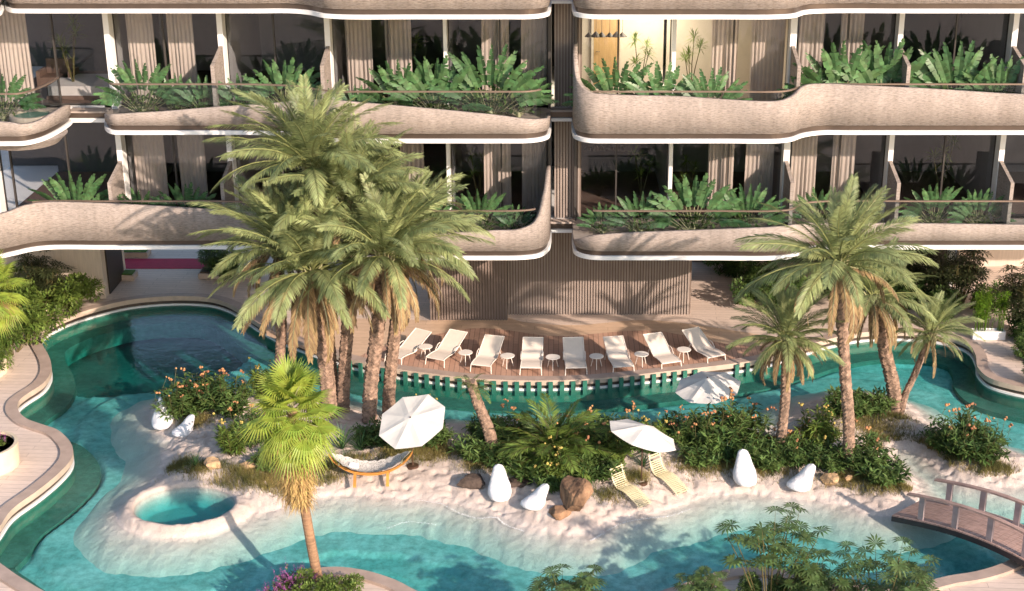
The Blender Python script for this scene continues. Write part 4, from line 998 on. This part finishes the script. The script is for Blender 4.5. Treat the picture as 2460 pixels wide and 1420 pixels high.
# grass on the island
mb = MB(); rr = random.Random(9)
def tuft(px, py, rx, ry, n, h=.16):
    c = GH(px, py)
    pts = [(c.x+rr.gauss(0, rx*.5), c.y+rr.gauss(0, ry*.5)) for _ in range(n)]
    zs = island_h(pts)
    for (x, y), z in zip(pts, zs):
        if z < WL+.14: continue
        a = rr.random()*6.28; l = h*rr.uniform(.5, 1.4); q = Vector((x, y, z-.01)); w_ = Vector((math.cos(a), math.sin(a), 0))*.006
        lean = Vector((rr.gauss(0, .35), rr.gauss(0, .35), 1)).normalized(); e = q+lean*l
        mb.add([q-w_, q+w_, e], [(0, 1, 2)])
for a in [(470,1015,.5,.35,1500),(430,1120,.4,.35,1500),(490,1135,.6,.3,1800),(580,1145,.8,.35,2400),(650,1160,.9,.3,2600),(700,1150,.9,.4,2400),(780,1130,.6,.5,2000),(840,1110,.6,.3,1500),(1040,1090,.7,.4,2400),(960,1090,.7,.4,1800),(1010,1070,.7,.4,1600),(1150,1120,.5,.3,900),(1460,1190,.5,.3,900),(1530,1145,.4,.3,1000),(1680,1120,.8,.4,2000),(1760,1120,.7,.3,1600),(1850,1130,.7,.3,1500),(2050,1150,.8,.3,2200),(2120,1165,.7,.3,2000),(2170,1170,.4,.2,900),(2100,1030,.9,.6,2600),(2160,1060,.9,.5,2600),(2220,1080,.9,.4,2600),(2300,1100,.9,.35,2400),(2390,1125,.7,.3,2200),(1980,1040,.6,.5,1500),(2060,990,.8,.4,1800),(2150,1000,.5,.3,900)]: tuft(*a)
o = mb.build('grass', 'grass'); tag(o, 'dry green and straw grass fringing the plant beds on the sand', kind='stuff')

# ================================================================== PROPS
def rockm(seed, m, sx, sy, sz):
    rr = random.Random(seed); bm = bmesh.new(); bmesh.ops.create_icosphere(bm, subdivisions=4, radius=1)
    of = [Vector((rr.gauss(0, 1), rr.gauss(0, 1), rr.gauss(0, 1))).normalized() for _ in range(16)]; th = [rr.uniform(.50, .85) for _ in of]
    from mathutils import noise as mn
    for v in bm.verts:
        p = v.co.copy()
        for n_, t_ in zip(of, th):
            d = p.dot(n_)
            if d > t_: p -= n_*(d-t_)
        p *= 1+.10*mn.noise(p*2.3+Vector((seed, 0, 0)))+.05*mn.noise(p*7)
        v.co = Vector((p.x*sx, p.y*sy, p.z*sz))
    me = bpy.data.meshes.new('rock'); bm.to_mesh(me); bm.free(); me.materials.append(M[m]); o = bpy.data.objects.new('rock', me); COL.objects.link(o); return o
for px, py, m, s, rz, lab in [(511,1122,'rocktan',(.32,.24,.20),.1,'tan rock nearer the hot tub, left of its twin'),(598,1126,'rocktan',(.30,.2,.17),-.3,'smaller tan rock left of the fan palm'),(1382,1215,'rockred',(.46,.50,.66),.5,'big reddish brown boulder beside the white beanbag at the waterline'),(1345,1238,'rockred',(.38,.25,.22),0,'low brown rock at the foot of the big boulder'),(1135,1162,'rockdark',(.50,.34,.17),0,'flat dark brown rock left of the middle beanbags'),(1225,1165,'rockdark',(.60,.3,.15),.2,'flat dark rock behind the middle beanbags'),(1996,1158,'rocktan',(.32,.24,.22),.2,'golden rock right of the rightmost beanbag'),(2038,1152,'rocktan',(.18,.16,.15),.5,'small pale rock at the foot of the tall right palm'),(1870,1082,'rockred',(.22,.18,.16),.5,'small reddish rock beside the short palm foot')]:
    o = rockm(int(px), m, *s); b = GH(px, py); o.location = (b.x, b.y, b.z+s[2]*.35); o.rotation_euler = (0, 0, rz); tag(o, lab, 'rock')
# sun loungers
def lounger():
    t = thing('sun_lounger', '', 'sun lounger'); W = .31
    prof = [(0, .235), (.10, .25), (.35, .25), (.62, .225), (.74, .235), (.86, .285), (1.1, .40), (1.55, .60)]
    P = catmull([(a, b) for a, b in prof], False, 5)
    mb = MB()
    for i in range(len(P)-1):
        (y0, z0_), (y1, z1_) = P[i], P[i+1]
        mb.add([(-W+.02, y0, z0_), (W-.02, y0, z0_), (W-.02, y1, z1_), (-W+.02, y1, z1_), (-W+.02, y0, z0_-.012), (W-.02, y0, z0_-.012), (W-.02, y1, z1_-.012), (-W+.02, y1, z1_-.012)], [(0, 1, 2, 3), (7, 6, 5, 4), (0, 4, 5, 1), (2, 6, 7, 3)])
    mb.build('sling', 'sling', t, False)
    mb = MB()
    for s in (-1, 1): mb.tube([(s*W, a, b) for a, b in P], .016, 6)
    mb.tube([(-W, 0, .235), (W, 0, .235)], .016); mb.tube([(-W, 1.55, .60), (W, 1.55, .60)], .014); mb.build('frame', 'ivory', t)
    for s in (-1, 1):
        mb = MB(); mb.tube([(s*(W+.005), .03, .235), (s*(W+.02), -.02, 0)], .016); mb.build('leg', 'ivory', t)
        mb = MB(); mb.tube([(s*(W+.005), 1.0, .35), (s*(W+.02), 1.18, 0)], .016); mb.build('leg', 'ivory', t)
        mb = MB(); mb.tube([(s*(W+.02), .62, .24), (s*(W+.03), .80, .36), (s*(W+.03), .95, .37)], .012); mb.build('armrest', 'ivory', t)
    return t
for k, (px, py, yaw, lab) in enumerate([(945,874,33,'ivory sling lounger at the far left of the row, partly behind the palm trunks'),(1045,879,25,'second ivory sling lounger from the left, turned to the right'),(1155,895,14,'third ivory sling lounger from the left'),(1275,901,2,'fourth ivory sling lounger from the left, facing straight to the pool'),(1384,901,-3,'fifth ivory sling lounger from the left, right of the straight one'),(1498,898,-10,'sixth ivory sling lounger, dappled with shade'),(1613,888,-19,'seventh ivory sling lounger, greyish in shade'),(1721,873,-27,'rightmost ivory sling lounger, brightly lit')]):
    b = G(px, py, .012); inst('lounger', lounger, lab, b, R(-yaw), 1.0, 'ivory loungers on the timber deck')
def table():
    t = thing('side_table', '', 'side table'); mb = MB(); mb.lathe([(.20, .36), (.222, .366), (.222, .378), (.21, .384)], 28); mb.build('table_top', 'ivory', t)
    for i in range(3):
        a = R(-90+120*i); mb = MB(); mb.tube([(math.cos(a)*.10, math.sin(a)*.10, .362), (math.cos(a)*.19, math.sin(a)*.19, 0)], .012, 6); mb.build('leg', 'ivory', t)
    return t
tl = ['leftmost', 'second', 'third', 'fourth', 'fifth', 'sixth', 'rightmost']
for k, (px, py) in enumerate([(1022,833),(1118,847),(1219,855),(1328,858),(1433,856),(1541,851),(1643,840)]):
    p = G(px, py, .38); inst('table', table, tl[k]+' small round white table'+('' if k in (0, 6) else ' from the left')+' between the sling loungers', (p.x, p.y, .012), R(rnd.uniform(-8, 8)), 1, 'round tables between the loungers')
# slatted sun chairs on the sand
def slat_chair():
    t = thing('slatted_sun_chair', '', 'sun chair'); W = .215
    P = catmull([(0, .07), (.12, .13), (.30, .185), (.52, .24), (.66, .235), (.76, .215), (.86, .245), (.94, .31), (1.01, .42), (1.08, .58), (1.11, .65)], False, 8)
    mb = MB(); cum = np.concatenate([[0], np.cumsum(np.linalg.norm(np.diff(P, axis=0), axis=1))]); s = .01; L = cum[-1]
    while s < L-.03:
        if not (L-.22 < s < L-.175):
            a = np.array([np.interp(s, cum, P[:, 0]), np.interp(s, cum, P[:, 1])]); b = np.array([np.interp(s+.027, cum, P[:, 0]), np.interp(s+.027, cum, P[:, 1])])
            d = (b-a)/max(1e-6, np.linalg.norm(b-a)); n_ = np.array([-d[1], d[0]])*.014
            q = [a, b, b-n_, a-n_]
            mb.add([(-W, c_[0], c_[1]) for c_ in q]+[(W, c_[0], c_[1]) for c_ in q], [(0, 1, 2, 3), (7, 6, 5, 4), (0, 4, 5, 1), (1, 5, 6, 2), (2, 6, 7, 3), (3, 7, 4, 0)])
        s += .052
    mb.build('slats', 'slatcream', t)
    mb = MB()
    for sg in (-1, 1): mb.tube([(sg*(W-.04), a, b-.026) for a, b in P[::2]], .012, 4)
    mb.build('frame', 'ivory', t)
    for sg in (-1, 1):
        mb = MB(); mb.tube([(sg*(W-.03), .45, .20), (sg*(W-.02), .62, -.03)], .011, 5); mb.build('leg', 'ivory', t)
        mb = MB(); mb.tube([(sg*(W-.03), .95, .32), (sg*(W-.02), 1.12, -.03)], .011, 5); mb.build('leg', 'ivory', t)
    return t
for px, py, lab in [(1550,1222,'cream yellow slatted sun chair left of the brown parasol pole'),(1640,1191,'cream yellow slatted sun chair right of the brown parasol pole')]:
    b = GH(px, py); hd = b+Vector((-.72, .85, 0)); hz = float(island_h(hd)[0])
    inst('schair', slat_chair, lab, b+Vector((0, 0, .02)), R(40), 1.05, 'slatted chairs on the sand', tilt=(math.atan2(max(0,hz-b.z)*.35, 1.1), 0))
# beanbags
def beanbag():
    mb = MB(); n, k = 28, 22; vs = []; rr = random.Random(2); from mathutils import noise as mn
    for i in range(k+1):
        s = i/k
        zz = .80*s; prof = [(0, .20), (.04, .27), (.14, .31), (.30, .30), (.5, .24), (.68, .20), (.82, .165), (.92, .13), (.975, .08), (1, .0)]
        r = np.interp(s, [a for a, _ in prof], [b for _, b in prof])
        cy = .30*s**1.25-.05*max(0, 1-s/.4); sy = 1.15-.35*s
        for j in range(n):
            a = 2*PI*j/n; x = r*math.cos(a); y = r*math.sin(a)*sy
            # seat hollow at the front
            dent = max(0, -math.sin(a))*math.exp(-((s-.52)/.17)**2)*.07
            q = Vector((x, y+cy+dent, zz)); q += Vector((x, y, 0))*(.06*mn.noise(q*5.5)+.05*abs(mn.noise(q*12))); vs.append(q)
    mb.add(vs, [(i*n+j, i*n+(j+1) % n, (i+1)*n+(j+1) % n, (i+1)*n+j) for i in range(k) for j in range(n)]+[tuple(range(n))[::-1]])
    o = mb.build('beanbag', 'bean', None, True); tag(o, 'x', 'beanbag'); return o
for px, py, rz, s, lab, ty in [(392,1020,0,1.0,'upright white beanbag on the left shore, the left one of its pair',0),(436,1044,-55,.78,'smaller slumped white beanbag right of the leftmost one',14),(1201,1191,8,.98,'upright white beanbag against the dark flat rock',0),(1276,1218,-58,.85,'slumped white beanbag left of the big brown boulder',20),(1790,1155,12,1.0,'tall white beanbag in front of the strap-leaved plant',0),(1916,1174,-55,.92,'white beanbag tipped to the right, left of the golden rock',20)]:
    b = GH(px, py); o = inst('bean', beanbag, lab, (b.x, b.y, b.z-.03), R(rz), s, 'white beanbags on the sand'); o.rotation_euler = (R(-ty), 0, R(rz))
# parasols
def parasol(base, cpx, cpy, rad, tiltv, label, apex=.30, pole='polebrown', rot=.0):
    c = V(cpx, cpy, base.y)-base; t = thing('parasol', label, 'parasol', base)
    n_ = Vector(tiltv).normalized(); q = n_.to_track_quat('Z', 'Y').to_matrix()
    mb = MB(); ring_ = [c+q @ Vector((rad*math.cos(rot+2*PI*i/8), rad*math.sin(rot+2*PI*i/8), 0)) for i in range(8)]; ap = c+n_*apex
    # cloth panels sag a little between the ribs
    k = 5
    for i in range(8):
        a, b = ring_[i], ring_[(i+1) % 8]; rows = []
        for r_ in range(k+1):
            u = r_/k; row = []
            for m_ in range(r_+1):
                v_ = m_/max(1, r_); p = ap.lerp(a.lerp(b, v_), u); p -= n_*.05*math.sin(PI*v_)*u*math.sin(PI*min(1, u*.8+.1)); row.append(p)
            rows.append(row)
        for r_ in range(k):
            for m_ in range(r_+1):
                mb.add([rows[r_][m_], rows[r_+1][m_], rows[r_+1][m_+1]], [(0, 1, 2)])
                if m_ < r_: mb.add([rows[r_][m_], rows[r_+1][m_+1], rows[r_][m_+1]], [(0, 1, 2)])
    canopy = mb.build('canopy', 'canopy', t)
    for i in range(8):
        mb = MB(); mb.tube([ap-n_*.03, ring_[i]-n_*.012], .007, 4); mb.build('rib', pole, t)
    mb = MB(); mb.tube([(0, 0, .02), (c.x*.5, c.y*.5, c.z*.75), tuple(c), tuple(ap-n_*.02)] if abs(c.x) > .35 else [(0, 0, .02), (0, 0, c.z*.7), tuple(ap-n_*.02)], .016, 8); mb.build('pole', pole, t)
    mb = MB(); mb.lathe([(.158, -.05), (.158, .052), (.143, .062), (.03, .066), (.025, .13)], 28); mb.build('base', pole, t)
    mb = MB(); ball(mb, ap+n_*.01, .025, random.Random(1)); mb.build('finial', pole, t); return t
b = GH(992,1122); parasol(b, 990, 1012, .93, (-.22,-.42,.88), 'white octagonal parasol tilted towards the viewer over the front hammock', .16)
b = GH(1541,1161); parasol(b, 1544, 1046, .93, (.30,.06,.95), 'white parasol seen nearly edge-on above the two slatted sun chairs', .30, rot=.2)
b = GH(1701,1022); parasol(b, 1701, 930, .93, (-.12,-.10,.98), 'white parasol at the rear shore overlapping the end of the lounger deck', .30, rot=.2)
# hammocks on curved stands
def hammock_maker():
    t = thing('hammock', '', 'hammock'); n = 28
    arc = [(1.08*math.sin(a), 0, .72-.62*(math.cos(a)-math.cos(R(68)))/(1-math.cos(R(68)))) for a in np.linspace(-R(68), R(68), n)]
    arc = [(x*1.08, y, z+.04) for x, y, z in arc]
    mb = MB()
    for i in range(n-1):
        for off, th in ((0, .024), (.036, .02)):
            (x0_, _, z0_), (x1_, _, z1_) = arc[i], arc[i+1]
            mb.add([(x0_, -.03, z0_-off), (x1_, -.03, z1_-off), (x1_, .03, z1_-off), (x0_, .03, z0_-off), (x0_, -.03, z0_-off+th), (x1_, -.03, z1_-off+th), (x1_, .03, z1_-off+th), (x0_, .03, z0_-off+th)], [(0, 3, 2, 1), (4, 5, 6, 7), (0, 1, 5, 4), (2, 3, 7, 6)]+([(0, 4, 7, 3)] if i == 0 else [])+([(1, 2, 6, 5)] if i == n-2 else []))
    mb.build('curved_beam', 'hamwood', t)
    for x in (-.42, .42):
        for s in (-1, 1):
            mb = MB(); mtx = Matrix.Translation((x, 0, 0))
            mb.add([(x-.035, s*.02, .16), (x+.035, s*.02, .16), (x+.04, s*.36, -.05), (x-.04, s*.36, -.05), (x-.035, s*.02, .20), (x+.035, s*.02, .20), (x+.04, s*.36, 0.0), (x-.04, s*.36, 0.0)], [(0, 1, 2, 3), (4, 7, 6, 5), (0, 4, 5, 1), (1, 5, 6, 2), (2, 6, 7, 3), (3, 7, 4, 0)]); mb.build('leg', 'hamwood', t)
    mb = MB(); nx, ny = 26, 8; vs = []
    for i in range(nx+1):
        u = i/nx*2-1; wd = .30*(1-abs(u)**5)*.98+.02; z = .36+.40*u*u
        for j in range(ny+1):
            v_ = j/ny*2-1; vs.append((u*1.0, v_*wd, z-.10*(1-v_*v_)*(1-u*u*.6)+.02*math.sin(u*30)*abs(v_)))
    mb.add(vs, [(i*(ny+1)+j, (i+1)*(ny+1)+j, (i+1)*(ny+1)+j+1, i*(ny+1)+j+1) for i in range(nx) for j in range(ny)]); mb.build('hammock_cloth', 'hamcloth', t, True)
    mb = MB()
    for s in (-1, 1):
        for j in (-1, 0, 1): mb.tube([(s*.99, j*.02, .755), (arc[-1][0]*s, 0, arc[-1][2])], .005, 3)
        mb.box((s*.80-.015, -.26, .545), (s*.80+.015, .26, .565))
    mb.build('ropes', 'stalk', t)
    return t
HM = 'hammocks on curved wooden stands'
hs = [(893,1152,4,1.0,'front hammock with orange curved stand under the octagonal parasol'),(1275,1050,3,.85,'hammock on the back shore mostly hidden by the fern palm'),(1850,1063,-3,.95,'hammock on the back shore left of the short palm trunk')]
hp = []
for px, py, rz, s, lab in hs:
    b = GH(px, py); hp.append((b, rz, s)); inst('ham', hammock_maker, lab, b+Vector((0, 0, .02)), R(rz), s, HM)
def pillow(loc, rz, lab):
    mb = MB(); n = 12; top = []; bot = []
    for i in range(n+1):
        for j in range(n+1):
            u, v_ = i/n*2-1, j/n*2-1; h = .05*(max(0, 1-u**4)*max(0, 1-v_**4))**.5; sq = 1-.10*(u*u*v_*v_)+.0
            pinch = 1-.12*(1-abs(u))*(abs(v_) > .9)-.12*(1-abs(v_))*(abs(u) > .9)
            top.append((u*.14*pinch, v_*.10*pinch, h)); bot.append((u*.14*pinch, v_*.10*pinch, -h))
    m_ = n+1; f = [(i*m_+j, (i+1)*m_+j, (i+1)*m_+j+1, i*m_+j+1) for i in range(n) for j in range(n)]
    mb.add(top, f); mb.add(bot, [q[::-1] for q in f]); o = mb.build('pillow', 'pillow', None, True); o.location = loc; o.rotation_euler = (R(8), R(12), rz); tag(o, lab, 'pillow')
for (b, rz, s), lab in zip(hp[::2], ['small white pillow at the left end of the front hammock', 'small white pillow on the rear hammock by the short palm']):
    pillow((b.x-.45*s, b.y, b.z+.41*s), R(rz), lab)
# arched timber bridge
A0 = G(2143,1240,.02); A1 = G(2221,1199,.02); wv_ = (A1-A0); Wd = wv_.length; wd_ = wv_.normalized(); ax = Vector((wd_.y, -wd_.x, 0)); 
br = thing('footbridge', 'brown timber arched footbridge with post handrails at the lower right', 'bridge', A0, math.atan2(ax.y, ax.x))
BL = 5.6
def hz(s): return .42*math.sin(PI*min(1, max(0, s/BL)))+.03
mb = MB(); n = int(BL/.15); 
for i in range(n):
    s0, s1 = i*BL/n, (i+1)*BL/n-.012; z0_, z1_ = hz(s0), hz(s1)
    mb.add([(s0, 0, z0_), (s1, 0, z1_), (s1, Wd, z1_), (s0, Wd, z0_), (s0, 0, z0_-.035), (s1, 0, z1_-.035), (s1, Wd, z1_-.035), (s0, Wd, z0_-.035)], [(0, 1, 2, 3), (7, 6, 5, 4), (0, 4, 5, 1), (1, 5, 6, 2), (2, 6, 7, 3), (3, 7, 4, 0)])
mb.build('deck_planks', 'bridge', br)
for y in (-.02, Wd-.06):
    mb = MB(); m_ = 40
    for i in range(m_):
        s0, s1 = BL*i/m_, BL*(i+1)/m_; z0_, z1_ = hz(s0)-.036, hz(s1)-.036
        mb.add([(s0, y, z0_), (s1, y, z1_), (s1, y+.08, z1_), (s0, y+.08, z0_), (s0, y, z0_-.13), (s1, y, z1_-.13), (s1, y+.08, z1_-.13), (s0, y+.08, z0_-.13)], [(0, 1, 2, 3), (7, 6, 5, 4), (0, 4, 5, 1), (2, 6, 7, 3)]+([(3, 7, 4, 0)] if i == 0 else [])+([(1, 5, 6, 2)] if i == m_-1 else []))
    mb.build('side_beam', 'bridgedark', br)
ps = [.78, 1.72, 2.66, 3.6, 4.55]
for y in (.07, Wd-.14):
    for s in ps:
        mb = MB(); mb.box((s-.075, y-.035, hz(s)+.002), (s+.075, y+.035, hz(s)+.60)); mb.build('post', 'bridgepost', br)
    mb = MB(); m_ = 36
    for i in range(m_):
        s0, s1 = .35+4.9*i/m_, .35+4.9*(i+1)/m_; z0_, z1_ = hz(s0)+.603, hz(s1)+.603
        mb.add([(s0, y-.06, z0_), (s1, y-.06, z1_), (s1, y+.06, z1_), (s0, y+.06, z0_), (s0, y-.06, z0_+.045), (s1, y-.06, z1_+.045), (s1, y+.06, z1_+.045), (s0, y+.06, z0_+.045)], [(0, 3, 2, 1), (4, 5, 6, 7), (0, 1, 5, 4), (2, 3, 7, 6)]+([(0, 4, 7, 3)] if i == 0 else [])+([(1, 2, 6, 5)] if i == m_-1 else []))
    mb.build('handrail', 'bridge', br)
# planters
def round_planter(c, r, h, lab, fillm):
    t = thing('round_planter', lab, 'planter', c); mb = MB(); mb.lathe([(r*.97, 0), (r, h-.05), (r, h), (r-.09, h), (r-.09, h-.06)], 48); mb.build('shell', 'planter', t, False)
    mb = MB(); mb.lathe([(r-.1, h-.12), (r-.1, h-.06)], 48); mb.build('soil' if fillm == 'soil' else 'turf', fillm, t); return t
c1 = G(-32,1118,0); round_planter(c1, .86, .62, 'cream round planter with magenta flowers at the left edge', 'turf')
c2 = G(-62,895,0); round_planter(c2, 1.02, .45, 'cream round planter of mown grass at the left edge', 'turf')
def spiky(seed):
    def mk():
        rr = random.Random(seed); t = thing('spiked_flower_plant', '', 'flower'); st, fl, lf = MB(), MB(), MB()
        for i in range(22):
            a = rr.random()*6.28; l = rr.uniform(.25, .55); d = Vector((math.cos(a)*.55, math.sin(a)*.55, 1)).normalized()*l; b0 = Vector((rr.gauss(0, .1), rr.gauss(0, .1), 0)); st.tube([b0, b0+d*.6], [.005, .004], 3, False)
            for j in range(14): p = b0+d*(.45+.55*j/14); lance(fl, p, Vector((rr.gauss(0, 1), rr.gauss(0, 1), .8)).normalized(), .05*(1.25-j/14), .3, rr)
            for j in range(12): lance(lf, b0+d*rr.uniform(0, .5), Vector((rr.gauss(0, 1), rr.gauss(0, 1), .5)).normalized(), .11, .12, rr)
        lf.build('foliage', 'shrubw', t); st.build('stems', 'stem', t); fl.build('flower_spikes', 'purple', t); return t
    return mk
FG = 'magenta spiked flowers'
for k, (x, y, z, s, lab) in enumerate([(c1.x+.30, c1.y+.12, .52, 1, 'magenta flowers on the right of the round planter'), (c1.x-.05, c1.y+.3, .52, 1, 'magenta flowers at the back of the round planter')]): inst('spk', spiky(3), lab, (x, y, z), k, s, FG)
for k, (px, py, s, lab) in enumerate([(690,1425,1.15,'magenta flowers left of the foreground fan palm foot'),(728,1412,1.2,'magenta flowers just left of the foreground palm trunk'),(705,1405,1.2,'magenta flower spikes leaning over the water at the bottom'),(795,1420,.9,'magenta flowers right of the foreground palm trunk'),(650,1440,1,'magenta flowers at the bottom edge, furthest left of the bed')]):
    inst('spk', None, lab, G(px, py, .09), k*1.3, s, FG)
for k, (px, py, s, lab) in enumerate([(760,1440,.62,'low bush at the foot of the foreground fan palm'),(830,1440,.5,'low bush right of the foreground fan palm foot'),(1790,1440,.55,'low bush under the tall lady palm on its left'),(1900,1445,.6,'low bush under the tall lady palm on its right'),(2050,1470,.6,'low bush under the broad lady palm')]):
    inst('bg0' if k < 2 else 'bg1', None, lab, G(px, py, .02), k*1.7, s, 'low bushes on the near bank')
# bamboo trough
b = G(2372,812,0); t = thing('trough_planter', 'long white trough planter holding bamboo beside the right promenade', 'planter', b)
mb = MB(); w2, d2, h2 = .52, .16, .27
mb.box((-w2, -d2, 0), (w2, d2, h2-.02)); mb.build('trough', 'whitebox', t)
mb = MB(); mb.box((-w2, -d2, h2-.018), (w2, -d2+.03, h2+.01)); mb.box((-w2, d2-.03, h2-.018), (w2, d2, h2+.01)); mb.box((-w2, -d2+.032, h2-.018), (-w2+.03, d2-.032, h2+.01)); mb.box((w2-.03, -d2+.032, h2-.018), (w2, d2-.032, h2+.01)); mb.build('rim', 'whitebox', t)
rr = random.Random(5); t = thing('bamboo', 'bright green bamboo screen growing from the white trough', 'bamboo', b+Vector((0, 0, h2-.015))); st, lf = MB(), MB()
for i in range(30):
    x = rr.uniform(-.46, .46); y = rr.uniform(-.09, .09); h = rr.uniform(1.0, 1.45); tp = Vector((x*1.1+rr.gauss(0, .06), y+rr.gauss(0, .06), h)); st.tube([(x, y, 0), tuple(tp)], [.010, .006], 4, False)
    for j in range(70):
        s = .3+.7*rr.random()**.8; p = Vector((x, y, 0)).lerp(tp, s)+Vector((rr.gauss(0, .07), rr.gauss(0, .07), 0)); lance(lf, p, Vector((rr.gauss(0, 1), rr.gauss(0, 1), rr.uniform(-.6, .5))).normalized(), rr.uniform(.08, .15), .11, rr)
lf.build('leaves', 'bamboo', t); st.build('canes', 'bamboo', t)
# kerb of the left planting bed
mb = MB(); P = catmull([G(x, y, 0)[:2] for x, y in [(-60,900),(-5,860),(22,815),(45,795),(90,765),(150,738),(205,722),(246,716)]], False, 6)
vs = []
for p in P: vs += [(p[0], p[1], 0.0), (p[0], p[1], .16), (p[0]-.06, p[1]+.1, .16), (p[0]-.06, p[1]+.1, 0.0)]
k = len(P); mb.add(vs, [(i*4+j, (i+1)*4+j, (i+1)*4+(j+1) % 4, i*4+(j+1) % 4) for i in range(k-1) for j in range(4)]); o = mb.build('garden_kerb', 'planter'); tag(o, 'low pinkish kerb edging the hedge bed on the left', 'kerb')
# courtyard planters in the passage
for px, py, w_, lab, gm in [(322,614,.36,'long low planter of grass behind the crimson runner','turf'),(310,668,.12,'small planter end at the left of the passage','turf'),(545,664,.6,'planter box right of the passage','soil')]:
    b = G(px, py, 0); t = thing('planter_box', lab, 'planter', b); ww = w_*1.6 if w_ > .3 else .25
    mb = MB(); mb.box((-ww, -.28, 0), (ww, .3, .20)); mb.build('shell', 'coping', t); mb = MB(); mb.box((-ww+.06, -.22, .2), (ww-.06, .24, .235)); mb.build('turf' if gm == 'turf' else 'soil', gm, t)
# indoor plants seen through the glass
def indoor(px, top, D, z, lab, key='strapi'):
    x = X(px, D, z); h = V(px, top, D).z-z
    t = inst(key, (lambda: indoor_mk()), lab, (x, D, z), rnd.random()*6, h/1.9, 'house plants behind the glass'); return t
def indoor_mk():
    rr = random.Random(12); t = thing('house_plant', '', 'house plant'); st, lf = MB(), MB(); pot = MB(); pot.lathe([(.13, 0), (.17, .3), (.15, .3), (.14, .27)], 18); pot.build('pot', 'polebrown', t)
    for i in range(4):
        a = i*1.7; tp = Vector((math.cos(a)*.25, math.sin(a)*.25, 1.15+.2*i)); st.tube([(0, 0, .25), tuple(tp*.5+Vector((.03, 0, .1))), tuple(tp)], [.018, .014, .012], 5, False)
        for j in range(46):
            az = rr.random()*6.28; e = rr.uniform(-.5, 1.3); d = Vector((math.cos(az)*math.cos(e), math.sin(az)*math.cos(e), math.sin(e))); lance(lf, tp+Vector((0, 0, rr.uniform(-.12, .05))), d, rr.uniform(.26, .4), .045, rr)
    lf.build('leaves', 'shrubw', t); st.build('stems', 'stem', t); return t
indoor(1540, 85, 45.6, 7.38, 'tall spiky house plant in the warmly lit room'); indoor(1660, 80, 45.7, 7.38, 'leafy house plant right of the slim white column in the upper row'); indoor(180, 45, 46.0, 7.38, 'dark house plant behind the left upper window'); indoor(985, 70, 45.8, 7.38, 'dark house plant between the upper curtains')
indoor(1540, 355, 45.6, 3.78, 'spiky house plant in the unlit lower room'); indoor(2255, 330, 45.8, 3.78, 'dark house plant behind the right lower window'); indoor(1150, 360, 45.8, 3.78, 'dark house plant left of the lower curtains'); indoor(1655, 380, 45.8, 3.78, 'house plant right of the slim column in the lower row')
